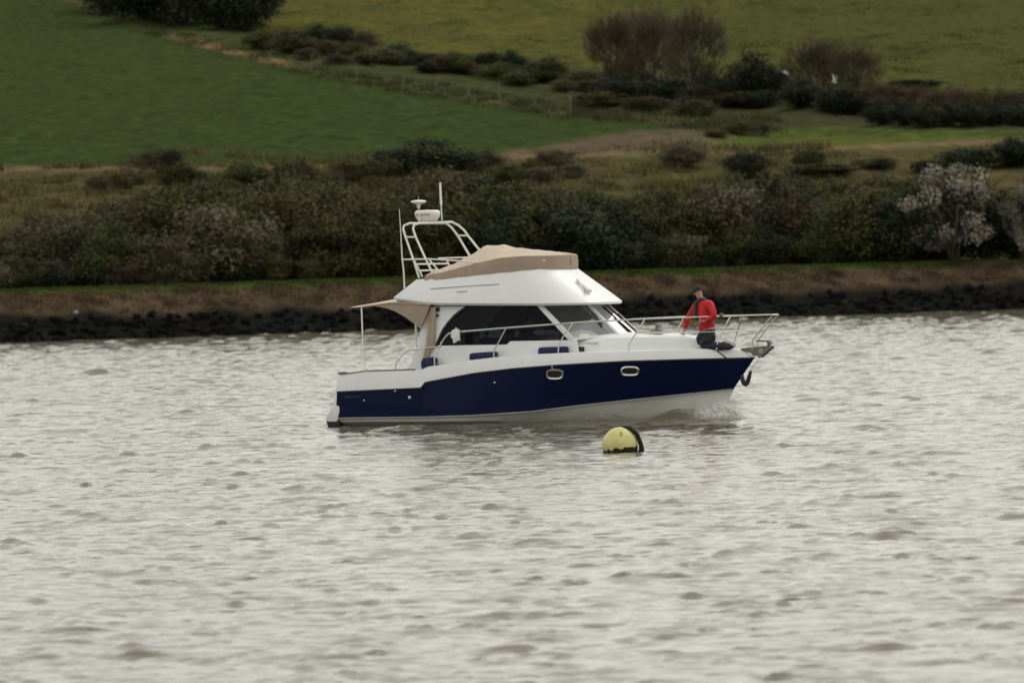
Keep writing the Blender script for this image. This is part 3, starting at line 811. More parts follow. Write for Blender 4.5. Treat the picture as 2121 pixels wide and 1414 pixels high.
for _ in range(420):
    px, py = random.uniform(560, 2300), random.uniform(-40, 200)
    if py > np.interp(px, MEA_X, MEA_Y) - 4: continue
    P = on_land(px, py); a, s = sh(P[0], P[1])
    big = random.random() < 0.12 or (px > 1500 and random.random() < 0.25)
    rows.append((float(a), float(s), 0.30 if big else 0.18, 70 if big else 30, 1.0 if big else 0.4))
for _ in range(260):
    px = random.uniform(150, 1600); P = on_land(px, np.interp(px, PATH_X, PATH_Y) + random.uniform(-14, 12)); a, s = sh(P[0], P[1])
    rows.append((float(a), float(s), 0.35, 40, 0.5))
tag(link('meadow_tussocks', grass('meadow_tussocks', rows, ''), M['grass_m']), 'dark grass tussocks dotted over the meadow and path edge', 'grass', kind='stuff')

# wire fence along the path
M['post'] = mat('weathered_post', (0.11, 0.115, 0.11), 0.9, var=0.3)
M['wire'] = mat('fence_wire', (0.12, 0.12, 0.12), 0.5, metal=0.6)
pts = []
for px in [560, 645, 740, 835, 905, 972, 1037, 1110, 1183]:
    P = on_land(px, np.interp(px, PATH_X, PATH_Y) + 1.5); pts.append(P)
fr = empty('wire_fence', pts[0]); tag(fr, 'thin wire fence with leaning grey posts along the field path', 'fence')
base = Vector(pts[0])
tops = []
for i, P in enumerate(pts):
    q = Vector(P) - base; hgt = 1.35 if i in (1, 6, 8) else 0.8
    t = q + Vector((random.uniform(-0.12, 0.12), 0, hgt)); tops.append((q, t))
    MB().tube([q - Vector((0, 0, 0.2)), q.lerp(t, 0.5), t], [0.05, 0.045, 0.04], 6).build('post', M['post'], fr)
for hgt in (0.45, 0.9):
    MB().tube([q.lerp(t, hgt / (t - q).length) for q, t in tops], 0.006, 4).build('wire', M['wire'], fr)

# ================================================================== THE BOAT
BM = Matrix.Translation(Vector(BOAT_C)) @ Matrix.Rotation(YAW, 4, 'Z')
BMI = BM.inverted()
_eye_l = BMI @ Vector(EYE)

def lray(px, py):
    return (BMI.to_3x3() @ Vector(ray(px, py)))

def B(px, py, y):
    """point of the boat (its own axes: x forward, y to port, z up) seen at a photo pixel, y metres off the centreline"""
    yf = y if callable(y) else (lambda x, z: y)
    d = lray(px, py); x = 0.0; z = 1.0
    for _ in range(14):
        yy = yf(x, z); k = (yy - _eye_l.y) / d.y
        p = _eye_l + d * k
        x, z = 0.5 * x + 0.5 * p.x, 0.5 * z + 0.5 * p.z
    yy = yf(x, z); p = _eye_l + d * ((yy - _eye_l.y) / d.y)
    return Vector((p.x, yy, p.z))

def BL(pts, y): return [B(a, b, y) for a, b in pts]

boat = empty('motor_cruiser', BOAT_C, YAW)
tag(boat, 'white and navy flybridge motor cruiser heading right across the river', 'boat')

def pb(mb, name, m, parent=None, **k): return mb.build(name, M[m], parent or boat, **k)

# ---- hull lines: each from the stern to the stem
class Line:
    def __init__(s, stern, tip, bm, a, p, pts, ks=0.955):
        s.bm, s.a, s.p, s.ks = bm, a, p, ks
        s.xs = B(*stern, -bm * ks).x; s.xt = B(*tip, 0.0).x
        S, Z = [], []
        for q in pts:
            P = B(q[0], q[1], lambda x, z: -s.hb((x - s.xs) / (s.xt - s.xs)))
            S.append((P.x - s.xs) / (s.xt - s.xs)); Z.append(P.z)
        T = B(*tip, 0.0); S.append(1.0); Z.append(T.z)
        s.S, s.Z = S, Z
    def hb(s, t):
        t = min(max(t, 0), 1)
        return s.bm * (s.ks + (1 - s.ks) * min(1, t / 0.35)) * (1 - max(0, (t - s.a) / (1 - s.a)) ** s.p)
    def z(s, t): return float(np.interp(t, s.S, s.Z))
    def pt(s, t): return Vector((s.xs + t * (s.xt - s.xs), -s.hb(t), s.z(t)))

L4 = Line((699, 779), (1557, 737), 1.66, 0.42, 2.3, [(699, 779), (756, 770.5), (871, 767), (886, 760), (928, 754.5), (975, 746.5), (1027, 740.5), (1098, 735), (1181, 731), (1299, 727.5), (1436, 723), (1527, 724)])
L3 = Line((698, 811), (1563, 741), 1.70, 0.42, 2.3, [(698, 811.5), (872, 803.5), (881, 792), (980, 773.5), (1062, 763.5), (1150, 756.5), (1288, 748.5), (1436, 744)])
L2 = Line((696, 866), (1519, 806), 1.60, 0.36, 1.9, [(696, 866), (886, 863.5), (980, 860.5), (1100, 852.5), (1207, 839), (1328, 826), (1436, 814.5)])
L1 = Line((696, 873), (1503, 842), 1.52, 0.30, 1.7, [(696, 873.5), (886, 872), (1000, 871), (1100, 868), (1207, 863), (1328, 857), (1436, 850)])
TS = sorted(set(list(np.linspace(0, 1, 64)) + [t for l in (L3, L4) for t in l.S]))
TS = [t for t in TS if 0 <= t <= 1]

def both(rows_fn, name, m, **k):
    st = MB().loft(rows_fn()); mir = st.mirror(); st.add(mir.v, mir.f)
    return pb(st, name, m, **k)

hull = both(lambda: [[L3.pt(t) for t in TS], [L2.pt(t) + Vector((0, -0.02 * (1 - t), 0)) for t in TS]], 'hull_side', 'navy', sharp=None)
blw = both(lambda: [[L4.pt(t) for t in TS], [L4.pt(t).lerp(L3.pt(t), 0.5) + Vector((0, -0.015, 0)) for t in TS], [L3.pt(t) + Vector((0, -0.006, 0)) for t in TS]], 'bulwark', 'white', sharp=50)
def inner(t, d, dz):
    p = L4.pt(t); return Vector((p.x - 0.3 * d * t, min(0, p.y + d), p.z + dz))
both(lambda: [[L4.pt(t) for t in TS], [inner(t, 0.035, 0.012) for t in TS], [inner(t, 0.09, 0.004) for t in TS], [inner(t, 0.10, -0.07) for t in TS], [Vector((inner(t, 0.1, 0).x, 0, inner(t, 0.1, -0.04).z)) for t in TS]], 'deck', 'white', sharp=40)
hb_ = MB()
K = lambda t: Vector((L1.pt(t).x, 0, -0.55 + 0.55 * max(0, (t - 0.55) / 0.45) ** 2 + (L1.z(1) + 0.0) * (1 if t > 0.999 else 0)))
rows = [[L2.pt(t) + Vector((0, -0.02 * (1 - t), 0)) for t in TS], [L2.pt(t).lerp(L1.pt(t), 0.25) + Vector((0, 0.03, 0)) for t in TS], [L1.pt(t) + Vector((0, 0, 0)) for t in TS], [Vector((K(t).x, 0, min(K(t).z, L1.z(t)))) for t in TS]]
both(lambda: rows, 'hull_bottom', 'hullwhite', sharp=25)
# rub rail and boot line
for sg in (1, -1):
    f = lambda p: Vector((p.x, p.y * sg, p.z))
    pb(MB().tube([f(L3.pt(t) + Vector((0, -0.004, 0.0))) for t in TS], 0.018, 6), 'rub_rail', 'black')
    pb(MB().tube([f(L2.pt(t) + Vector((0, -0.02, 0.0))) for t in TS], 0.016, 6), 'boot_stripe', 'trim')
# transom moulding with the bathing platform
prof = BL([(700, 777), (694, 820), (687, 842), (676, 862), (673, 868), (676, 873), (697, 873), (703, 850), (703, 800)], -1.585)
mb = MB().prism([Vector((p.x, -1.585, p.z)) for p in prof], (0, 3.17, 0))
pb(mb, 'transom', 'white', bevel=0.02)
ex = BL([(674, 869), (697, 867), (704, 878), (698, 884), (679, 884)], -1.55)
pb(MB().prism([Vector((p.x, -1.55, p.z)) for p in ex], (0, 0.7, 0)), 'stern_bumper', 'black', bevel=0.02)
tp = [L4.pt(t) for t in np.linspace(0.005, 0.205, 8)]
for sg in (1, -1):
    pb(MB().tube([Vector((p.x, (p.y + 0.05) * sg, p.z + 0.012)) for p in tp], 0.034, 6), 'teak_capping', 'teak')
cl = B(711, 776, -1.5)
pb(MB().tube([cl + Vector((-0.14, 0, 0.03)), cl + Vector((-0.05, 0, 0.05)), cl + Vector((0.05, 0, 0.05)), cl + Vector((0.14, 0, 0.03))], 0.022, 6).tube([cl + Vector((0, 0, -0.03)), cl + Vector((0, 0, 0.05))], 0.03, 6), 'cleat', 'grey')

def bvh_of(o):
    bm = bmesh.new(); bm.from_mesh(o.data); t = BVHTree.FromBMesh(bm); bm.free(); return t
T_HULL = bvh_of(hull)
def hit(tree, px, py, off=0.0):
    d = lray(px, py).normalized(); loc, nrm, i, dist = tree.ray_cast(_eye_l, d)
    if loc is None: return None
    if nrm.dot(d) > 0: nrm = -nrm
    return loc + nrm * off, nrm

# portholes
def oval(cx, cy, rx, ry, n=20, k=3.2):
    o = []
    for i in range(n):
        q = 2 * math.pi * i / n; c, s_ = math.cos(q), math.sin(q)
        o.append((cx + rx * abs(c) ** (2 / k) * (1 if c > 0 else -1), cy + ry * abs(s_) ** (2 / k) * (1 if s_ > 0 else -1)))
    return o
for cx, cy, rx, ry in ((1149.5, 774.5, 16, 9), (1305, 768, 17, 8)):
    ring = [hit(T_HULL, a, b, 0.012)[0] for a, b in oval(cx, cy, rx, ry)]
    pane = [hit(T_HULL, a, b, 0.006)[0] for a, b in oval(cx, cy, rx, ry)]
    for sg in (1, -1):
        g = lambda p: Vector((p.x, p.y * sg, p.z))
        fr_ = pb(MB().tube([g(p) for p in ring + ring[:2]], 0.028, 6, False), 'porthole', 'steel')
        pb(MB().add([g(p) for p in pane], [tuple(range(len(pane)))]), 'porthole_pane', 'black', fr_)
for cx, cy, r_ in ((849, 823, 3.6), (755, 829, 1.8), (819, 809.5, 2.0), (1025, 792, 2.0), (1144, 760, 2.0)):
    h_ = hit(T_HULL, cx, cy, 0.0)
    if h_:
        c, n_ = h_
        pb(MB().tube([c - n_ * 0.01, c + n_ * 0.02, c + n_ * 0.025], [r_ / 90, r_ / 90, r_ / 150], 10), 'through_hull_fitting', 'steel')

mk = MB()
for i_ in range(7):
    h_ = hit(T_HULL, 716 + i_ * 4.3, 822 - i_ * 0.35, 0.004)
    if h_: mk.box(h_[0], (0.028, 0.006, 0.05 if i_ % 3 else 0.035))
M['dim_mark'] = mat('faded_lettering', (0.030, 0.022, 0.035), 0.6)
pb(mk, 'faded_mark', 'dim_mark')
# ---- foredeck coach roof
top_l = [(1196, 701), (1240, 695), (1281, 691), (1325, 689.5), (1380, 691), (1425, 696), (1455, 706), (1490, 722)]
TP = [B(a, b, -0.35) for a, b in top_l]
xa, xb = B(1188, 703, -1.27).x, TP[-1].x
rows = []
for i in range(26):
    x = xa + (xb - xa) * i / 25
    zt = float(np.interp(x, [p.x for p in TP], [p.z for p in TP]))
    t4 = (x - L4.xs) / (L4.xt - L4.xs)
    wv = max(0.12, min(1.27, L4.hb(t4) - 0.36))
    zd = L4.z(t4) - 0.05
    zt = max(zt, zd + 0.01)
    hh = zt - zd
    half = [(-wv, zd - 0.03), (-wv * 0.985, zd + hh * 0.45), (-wv * 0.94, zd + hh * 0.62), (-wv * 0.90, zd + hh * 0.80), (-wv * 0.78, zd + hh * 0.94), (-wv * 0.4, zt), (0, zt + 0.01)]
    rows.append([Vector((x, y, z)) for y, z in half] + [Vector((x, -y, z)) for y, z in half[-2::-1]])
mb = MB().loft(rows)
coach = pb(mb, 'coach_roof', 'white', sharp=28)
T_CO = bvh_of(coach)
# deck hatch and its dark rim
hc = B(1352, 691, -0.2)
pb(MB().box(hc + Vector((0, 0, 0.03)), (0.62, 0.55, 0.05)), 'deck_hatch', 'trim', bevel=0.02)
pb(MB().tube([hc + Vector((0.05, 0.1, 0.05)), hc + Vector((0.04, 0.1, 0.26))], 0.012, 6).tube([hc + Vector((-0.1, 0.1, 0.07)), hc + Vector((0.2, 0.1, 0.07))], 0.015, 6), 'hatch_stay', 'grey')

# ---- cabin sides
def ycab(x, z): return -1.29 + 0.12 * min(max((z - 1.7) / 0.95, 0), 1)
def panel(pts, inset=0.0, thick=0.05, yf=ycab):
    P = [B(a, b, yf) for a, b in pts]
    P = [Vector((p.x, p.y + inset, p.z)) for p in P]
    return MB().prism(P, (0, thick, 0))
def two(mb, name, m, **k):
    a = pb(mb, name, m, **k); b = pb(mb.mirror(), name, m, **k); return a, b
two(panel([(898, 716), (1049, 713.5), (1057, 706.5), (1194, 704), (1200, 740), (1000, 752), (880, 770), (874, 766)]), 'cabin_side', 'white', bevel=0.008)
arc = [(901, 716), (907, 700), (916, 681), (926, 667), (938, 653.5), (950, 643.5), (964, 634)]
two(panel(arc[::-1] + [(897, 716), (899, 690), (900, 634)]), 'quarter_panel', 'white', bevel=0.008)
two(panel([(1110, 631), (1122, 631), (1192, 704), (1178, 705)], inset=-0.006, thick=0.07), 'windscreen_pillar', 'white', bevel=0.01)
win = arc + [(1112, 634), (1180, 705.5), (1056, 708), (1049, 714.5)]
two(panel(win, inset=0.022, thick=0.008), 'side_window', 'side_glass', smooth=False)
# black seal along the curved edge
two(MB().tube([Vector((p.x, p.y - 0.004, p.z)) for p in [B(a + 3, b + 1.5, ycab) for a, b in arc]], 0.022, 6), 'window_seal', 'black')
# aft wings and rolled canvas
two(panel([(891, 638), (872, 681), (863, 716), (846, 768), (874, 768), (883, 713), (888, 671)], yf=lambda x, z: -1.24), 'cockpit_wing', 'white', bevel=0.008)
two(panel([(890.5, 636), (901, 636), (899.5, 716), (889, 733), (888, 745), (878, 766), (873, 767), (876, 741), (882, 713), (887, 671)], yf=lambda x, z: -1.33, thick=0.06), 'rolled_curtain', 'canvas', bevel=0.015)
for y0, s_ in ((640.5, 4.0), (653, 2.6)):
    c = B(906.5, y0, lambda x, z: ycab(x, z) - 0.02)
    pb(MB().box(c, (s_ * 2 / 90, 0.04, s_ * 2 / 90)), 'side_vent', 'black', bevel=0.006)  # black boxes for the cabin side vents; they give no light
vb = B(1200, 723, lambda x, z: -1.25)
h_ = hit(T_CO, 1200, 723, 0.01) or (vb, Vector((0, -1, 0)))
pb(MB().box(h_[0], (0.24, 0.05, 0.105)), 'air_vent', 'black', bevel=0.008)
# bulkhead, floor, furniture seen through the glass
q = B(905, 680, -1.1)
pb(MB().box((q.x, 0, 1.85), (0.04, 2.3, 1.7)), 'aft_bulkhead', 'interior')
pb(MB().box((q.x + 1.7, 0, 1.18), (3.6, 2.3, 0.05)), 'cabin_floor', 'interior')
pb(MB().box((q.x + 1.0, 0.75, 1.55), (1.5, 0.5, 0.75)), 'settee', 'seat', bevel=0.05)
pb(MB().box((q.x + 0.55, -0.8, 1.5), (0.7, 0.45, 0.7)), 'galley_unit', 'interior', bevel=0.03)
dz = B(1184, 704, -1.2)
pb(MB().box((dz.x + 0.1, 0, dz.z - 0.06), (1.0, 2.2, 0.06)), 'dashboard', 'dash', bevel=0.02)
pb(MB().box((dz.x - 0.38, -0.55, dz.z - 0.1), (0.10, 0.8, 0.5)), 'helm_console', 'seat', bevel=0.03)
hp = B(1205, 692, -0.75)
pb(MB().lathe((hp.x, hp.y, hp.z - 0.12), [(0.40, 0), (0.36, 0.1), (0.22, 0.19), (0.0, 0.22)], 16), 'dash_hump', 'plastic')  # white dome added as stand-in for the bright hump inside the windscreen

# ---- windscreen
A0, A1 = B(1186, 703.5, -1.24), B(1121, 631, -1.13)
B0, B1 = B(1281, 692, -0.56), B(1218, 630, -0.50)
mir = lambda p: Vector((p.x, -p.y, p.z))
for nm, quad in (('windscreen_pane', (A0, B0, B1, A1)), ('windscreen_pane', (B0, mir(B0), mir(B1), B1)), ('windscreen_pane', (mir(B0), mir(A0), mir(A1), mir(B1)))):
    c = sum(quad, Vector()) / 4
    P_ = [Vector(v) for v in quad]
    wp = pb(MB().add(P_, [(0, 1, 2, 3)]), nm, 'screen_glass', smooth=False)
    ins = [p.lerp(c, 0.03) for p in P_]
    pb(MB().tube(ins + ins[:2], 0.018, 6, False), 'window_seal', 'black', wp)
for p0, p1 in ((B0, B1), (mir(B0), mir(B1))):
    pb(MB().tube([p0, p1], 0.036, 6), 'screen_mullion', 'white')
pb(MB().tube([A0, B0, mir(B0), mir(A0)], 0.03, 6), 'screen_sill', 'white')
def wiper(p, q, lift):
    n_ = Vector((0.6, -0.35, 0.6)).normalized() * lift
    pb(MB().tube([p + n_, q + n_], 0.014, 5).tube([p.lerp(q, 0.45) + n_ * 1.5, q.lerp(p, 0.02) + n_ * 1.5], 0.02, 5), 'wiper', 'black')
wiper(B1.lerp(A1, 0.10).lerp(B0, 0.02), B0.lerp(A0, 0.25).lerp(B1, 0.28), 0.04)
wiper(mir(B1).lerp(B1, 0.12), mir(B0).lerp(B0, 0.12).lerp(B1, 0.10), 0.05)
wiper(B1.lerp(mir(B1), 0.75), B0.lerp(mir(B0), 0.85), 0.04)

# ---- flybridge moulding: a starboard outline at each level, aft to front
def outline(corner, tipx, aft, yw, n_side=10, n_front=12, power=2.4):
    """plan outline: straight side from aft to corner, then a rounded front to the centreline"""
    pts = []
    for i in range(n_side): pts.append((aft + (corner - aft) * i / n_side, -yw))
    for i in range(n_front + 1):
        q = (math.pi / 2) * i / n_front
        c, s_ = math.cos(q), math.sin(q)
        pts.append((corner + (tipx - corner) * s_ ** (2 / power), -yw * c ** (2 / power)))
    return pts
YB, YT = 1.36, 1.13
xc0, xf0, xa0 = B(1112, 632, -YB).x, B(1282, 628, 0.25).x, B(815, 622, -YB).x
xc1, xf1, xa1 = B(1052, 566, -YT).x, B(1190, 558, 0.25).x, B(863, 580, -YT).x
zb = B(1112, 633, -YB).z
bot = outline(xc0, xf0, xa0, YB); top = outline(xc1, xf1, xa1, YT)
zlow = lambda x: float(np.interp(x, [xa0, B(893, 632, -YB).x, xc0, xf0], [B(815, 621, -YB).z, B(893, 632, -YB).z, zb, B(1282, 628.5, 0.25).z]))
TL = BL([(861, 579), (881, 577), (950, 568), (1035, 560), (1107, 555)], -YT) + [B(1189, 556, 0.25)]
ztop = lambda x: float(np.interp(x, [p.x for p in TL], [p.z for p in TL]))
r0 = [Vector((x, y * 0.97, zlow(x))) for x, y in bot]
r1 = [Vector((x, y, zlow(x) + 0.05)) for x, y in bot]
r4 = [Vector((x, y, ztop(x))) for x, y in top]
r2 = [a.lerp(b, 0.22) + Vector((0, -0.02 if a.y < -0.5 else 0, 0)) for a, b in zip(r1, r4)]
r3 = [a.lerp(b, 0.6) + Vector((0.0, -0.01 if a.y < -0.5 else 0, 0)) for a, b in zip(r1, r4)]
mb = MB().loft([r0, r1, r2, r3, r4]); m2 = mb.mirror(); mb.add(m2.v, m2.f)
for rr in (r0, r4):
    mb.loft([rr, [Vector((p.x, -p.y, p.z)) for p in rr]])
af = [r0[0], r1[0], r2[0], r3[0], r4[0]]
mb.loft([af, [mir(p) for p in af]])
bm = bmesh.new()
fly = pb(mb, 'flybridge', 'white', sharp=30)
T_FL = bvh_of(fly)
gl = [hit(T_FL, a, b, 0.006)[0] for a, b in [(892, 598), (930, 595.5), (975, 592), (1034, 588.5)]]
pb(MB().tube(gl, 0.011, 5), 'moulding_line', 'trim', fly)
for pts in ([(946, 603.5), (968, 602.2), (968, 604.6), (946, 606)],):
    g_ = [hit(T_FL, a, b, 0.008)[0] for a, b in pts]
    pb(MB().add(g_, [(0, 1, 2, 3)]), 'name_decal', 'trim', fly, smooth=False)
# twin trumpet horns on the front slope
for dx in (0, 7):
    a, n_ = hit(T_FL, 1193 + dx * 0.5, 583 + dx * 0.4, 0.05); b, _ = hit(T_FL, 1214 + dx, 607, 0.05)
    pb(MB().tube([a, a.lerp(b, 0.15), a.lerp(b, 0.8), b], [0.035, 0.014, 0.02, 0.05], 8).tube([a.lerp(b, 0.1), a.lerp(b, 0.1) - n_ * 0.06], 0.015, 5).tube([a.lerp(b, 0.85), a.lerp(b, 0.85) - n_ * 0.06], 0.015, 5), 'horn', 'steel', fly)

# ---- tonneau cover
YC = YT + 0.03
cb = outline(xc1, xf1 + 0.03, B(879, 580, -YC).x, YC); ct = outline(xc1 + 0.05, xf1 + 0.02, B(879, 571, -YC).x, YC - 0.02)
LA = BL([(879, 586), (950, 574.5), (1035, 564.5), (1107, 558)], -YC) + [B(1189, 557, 0.25)]
LB = BL([(879, 571), (914, 564), (987, 545), (1035, 534), (1083, 530)], -YC) + [B(1191, 528, 0.25)]
LR = BL([(900, 566), (958, 541), (994, 519), (1008, 508.6), (1047, 507), (1064, 513), (1083, 514.5), (1150, 522), (1188, 526)], 0.0)
za = lambda x: float(np.interp(x, [p.x for p in LA], [p.z for p in LA]))
zk = lambda x: float(np.interp(x, [p.x for p in LB], [p.z for p in LB]))
zr = lambda x: float(np.interp(x, [p.x for p in LR], [p.z for p in LR]))
sk0 = [Vector((x, y, za(x) + 0.008 * math.sin(i * 2.2))) for i, (x, y) in enumerate(cb)]
sk2 = [Vector((x, y, zk(x))) for x, y in ct]
sk1 = [a.lerp(b, 0.5) + Vector((0.0, -0.012 + 0.02 * math.sin(i * 1.7), 0)) for i, (a, b) in enumerate(zip(sk0, sk2))]
mb = MB().loft([sk0, sk1, sk2]); m2 = mb.mirror(); mb.add(m2.v, m2.f)
ends = [sk0[0], sk1[0], sk2[0]]; mb.loft([ends, [mir(p) for p in ends]])
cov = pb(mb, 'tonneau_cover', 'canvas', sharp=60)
rows = []
for i, p in enumerate(sk2):
    row = []
    for j in range(13):
        v = -1 + 2 * j / 12
        bmp = (1 - abs(v) ** 1.6)
        row.append(Vector((p.x, p.y * -v, p.z + (max(zr(p.x) - p.z, 0.0)) * bmp + 0.012 * math.sin(3 * i + 5 * v) * (1 - v * v))))
    rows.append(row)
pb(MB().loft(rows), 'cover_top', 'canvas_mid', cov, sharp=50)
lg = hit(bvh_of(cov), 1124, 540, 0.006)
if lg: pb(MB().box(lg[0], (0.12, 0.012, 0.03)), 'maker_label', 'plastic', cov)

# ---- radar arch and flybridge rails
arch = empty('radar_arch'); arch.parent = boat
SA = [((868, 575), -1.12), ((857, 540), -1.10), ((840, 491), -1.04), ((835, 474), -1.0), ((837, 467), -0.96), ((848, 462.5), -0.84)]
PA = [((924, 462.5), 0.84), ((935, 471), 0.96), ((948, 488), 1.04), ((973, 530), 1.10), ((988, 553), 1.12)]
SF = [((896, 566), -1.12), ((882, 537), -1.10), ((861, 491), -1.04), ((855.5, 474), -1.0), ((857.5, 466), -0.96), ((868, 462.3), -0.84)]
PF = [((936, 460), 0.84), ((949, 466.5), 0.95), ((961.5, 477), 1.02), ((969, 488), 1.05), ((994, 519), 1.10), ((1010, 542), 1.12)]
hp1 = [B(*q, y) for q, y in SA + PA]; hp2 = [B(*q, y) for q, y in SF + PF]
RT = 0.026
pb(MB().tube(hp1, RT, 8), 'arch_hoop', 'plastic', arch); pb(MB().tube(hp2, RT, 8), 'arch_hoop', 'plastic', arch)
for i, j in ((2, 2), (8, 9)):
    pb(MB().tube([hp1[i], hp2[j]], 0.02, 6), 'arch_rung', 'plastic', arch)
pb(MB().tube(BL([(832, 537.5), (857, 537), (890, 536.5), (930, 539)], -1.2) + [B(988, 543.5, -1.15)], 0.02, 6), 'flybridge_rail', 'plastic', arch)
pb(MB().tube(BL([(908, 535), (969, 533)], 1.1), 0.02, 6), 'flybridge_rail', 'plastic', arch)
pb(MB().tube([B(859, 541, -1.05), B(875, 573, -1.1)], 0.02, 6), 'ladder_rail', 'plastic', arch)
pb(MB().tube([B(890, 539, -1.0), B(913, 566, -1.05)], 0.02, 6), 'ladder_rail', 'plastic', arch)
pb(MB().tube([B(926, 540, 0.7), B(934, 556, 0.72)], 0.02, 6), 'ladder_rail', 'plastic', arch)
pb(MB().tube([B(864, 547, -1.0), B(927, 546, 0.65)], 0.02, 6), 'ladder_rung', 'plastic', arch)
pb(MB().tube([B(870, 560.5, -1.0), B(908, 559, 0.1)], 0.02, 6), 'ladder_rung', 'plastic', arch)
# scanner dome
rc = B(886, 460, 0.0)
dome = pb(MB().lathe((rc.x, rc.y, rc.z + 0.01), [(0.0, 0.0), (0.18, 0.0), (0.215, 0.02), (0.285, 0.12), (0.295, 0.19), (0.285, 0.235), (0.24, 0.262), (0.0, 0.27)], 28), 'radar_dome', 'plastic', arch, sharp=50)
pb(MB().box((rc.x, rc.y, rc.z - 0.005), (0.3, 0.34, 0.03)), 'radar_bracket', 'grey', arch)
# GPS mushroom on its stalk
gc = B(868, 462, -0.62)
pb(MB().tube([gc, gc + Vector((0, 0, 0.36))], 0.013, 6).lathe(gc + Vector((0, 0, 0.36)), [(0.035, -0.02), (0.05, 0.07), (0.12, 0.09), (0.185, 0.125), (0.17, 0.145), (0.08, 0.165), (0.0, 0.168)], 22).tube([gc + Vector((0, 0, 0.5)), gc + Vector((0, 0, 0.62))], [0.008, 0.003], 5), 'gps_antenna', 'plastic', arch, sharp=60)
wa = B(915.5, 457, 0.55)
pb(MB().tube([wa, wa + Vector((-0.01, 0, 0.36)), wa + Vector((-0.01, 0, 0.37)), wa + Vector((-0.02, 0, 0.88))], [0.016, 0.016, 0.03, 0.026], 8), 'radio_antenna', 'plastic', arch)
w_ = BL([(838, 600), (836, 560), (833, 537), (830, 480), (827, 433)], -1.26)
pb(MB().tube(w_, [0.022, 0.02, 0.018, 0.012, 0.008], 6), 'whip_antenna', 'plastic', arch)

# lettering on the scanner, bent round the dome
fc = bpy.data.curves.new('letters', 'FONT'); fc.body = 'Raymarine'; fc.size = 0.095; fc.align_x = 'CENTER'; fc.align_y = 'CENTER'
to = bpy.data.objects.new('letters', fc); COL.objects.link(to)
dg = bpy.context.evaluated_depsgraph_get(); me = bpy.data.meshes.new_from_object(to.evaluated_get(dg)); bpy.data.objects.remove(to)
th0 = -math.pi / 2 - R(4)
for v in me.vertices:
    r_ = 0.2955; th = th0 + v.co.x / r_
    zz = 0.165 + v.co.y
    rr = float(np.interp(zz, [0.12, 0.19, 0.235], [0.285, 0.295, 0.285])) + 0.004
    v.co = (rc.x + rr * math.cos(th), rc.y + rr * math.sin(th), rc.z + 0.01 + zz)
link('radar_lettering', me, M['ink'], arch)

# ---- awning over the cockpit
awn = empty('cockpit_awning'); awn.parent = boat
EDGE = BL([(723, 637), (750, 635), (780, 631), (808, 627), (850, 628.5), (891, 631)], -1.40)
CROWN = [0.05, 0.085, 0.11, 0.12, 0.10, 0.06]
rows = []
for p, c in zip(EDGE, CROWN):
    rows.append([Vector((p.x, -1.40 + 2.8 * j / 10, p.z + c * (1 - abs(-1 + j / 5) ** 2.5))) for j in range(11)])
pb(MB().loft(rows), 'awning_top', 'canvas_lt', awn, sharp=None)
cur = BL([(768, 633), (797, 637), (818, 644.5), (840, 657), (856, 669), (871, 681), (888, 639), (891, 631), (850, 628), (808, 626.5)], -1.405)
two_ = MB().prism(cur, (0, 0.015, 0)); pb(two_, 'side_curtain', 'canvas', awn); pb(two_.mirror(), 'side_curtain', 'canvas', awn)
pb(MB().tube([p + Vector((0, 0, -0.005)) for p in EDGE[1:]], 0.022, 6), 'awning_hem', 'canvas', awn)
pole = BL([(749, 637), (751, 690), (752.5, 740), (757, 767)], -1.40)
pb(MB().tube(pole, [0.02, 0.02, 0.02, 0.028], 7).tube([pole[-1] + Vector((-0.02, 0, 0.12)), pole[-1] + Vector((0.06, 0, 0.0))], 0.018, 6), 'awning_pole', 'steel', awn)
pb(MB().tube([mir(p) for p in pole], [0.02, 0.02, 0.02, 0.028], 7), 'awning_pole', 'steel', awn)

# ---- rails
yr = lambda x, z: -max(0.05, L4.hb((x - L4.xs) / (L4.xt - L4.xs)) - 0.10)
def yrail(x, z):
    t = (x - L4.xs) / (L4.xt + 0.32 - L4.xs); return -max(0.16, 1.62 * (1 - max(0, (t - 0.42) / 0.58) ** 2.3) - 0.06)
def railset(name, pts, r_=0.016, yf=yrail):
    P = [B(a, b, yf) for a, b in pts]
    pb(MB().tube(P, r_, 7), name, 'steel'); pb(MB().tube([mir(p) for p in P], r_, 7), name, 'steel'); return P
top_rail = railset('guard_rail', [(900, 757), (900, 743), (908.5, 724), (915, 708), (923, 696), (931, 690), (950, 687), (1000, 683), (1048, 679), (1100, 675), (1207, 667), (1320, 661), (1450, 656.5), (1530, 654), (1600, 652)], 0.018)
low_rail = railset('lower_rail', [(1317, 690.5), (1400, 689), (1500, 686), (1574, 684)], 0.010)
railset('stanchion', [(1022.6, 742), (1023, 729), (1031, 711), (1048, 679)])
railset('stanchion', [(1156, 732), (1157, 717), (1165, 699), (1174, 688), (1186, 669)])
railset('stanchion', [(1302, 728), (1303, 712), (1316, 692), (1336, 661)])
railset('stanchion', [(1484, 724), (1488, 703), (1498, 684), (1513, 655)])
fs = railset('stanchion', [(1558, 722), (1558, 706), (1575, 683), (1601, 652)])
pb(MB().tube([top_rail[-1], top_rail[-1] + Vector((0.0, 0.06, 0)), mir(top_rail[-1] + Vector((0.0, 0.06, 0))), mir(top_rail[-1])], 0.018, 7), 'pulpit_bar', 'steel')
railset('aft_rail', [(819, 769), (819, 756), (823, 747), (831.5, 737), (840, 729), (848, 726), (872, 722), (898, 719), (914, 717.5)], 0.016)
# small rail clamp
c = B(1494, 653, yrail); pb(MB().box(c, (0.09, 0.06, 0.09)), 'rail_clamp', 'grey', bevel=0.01)

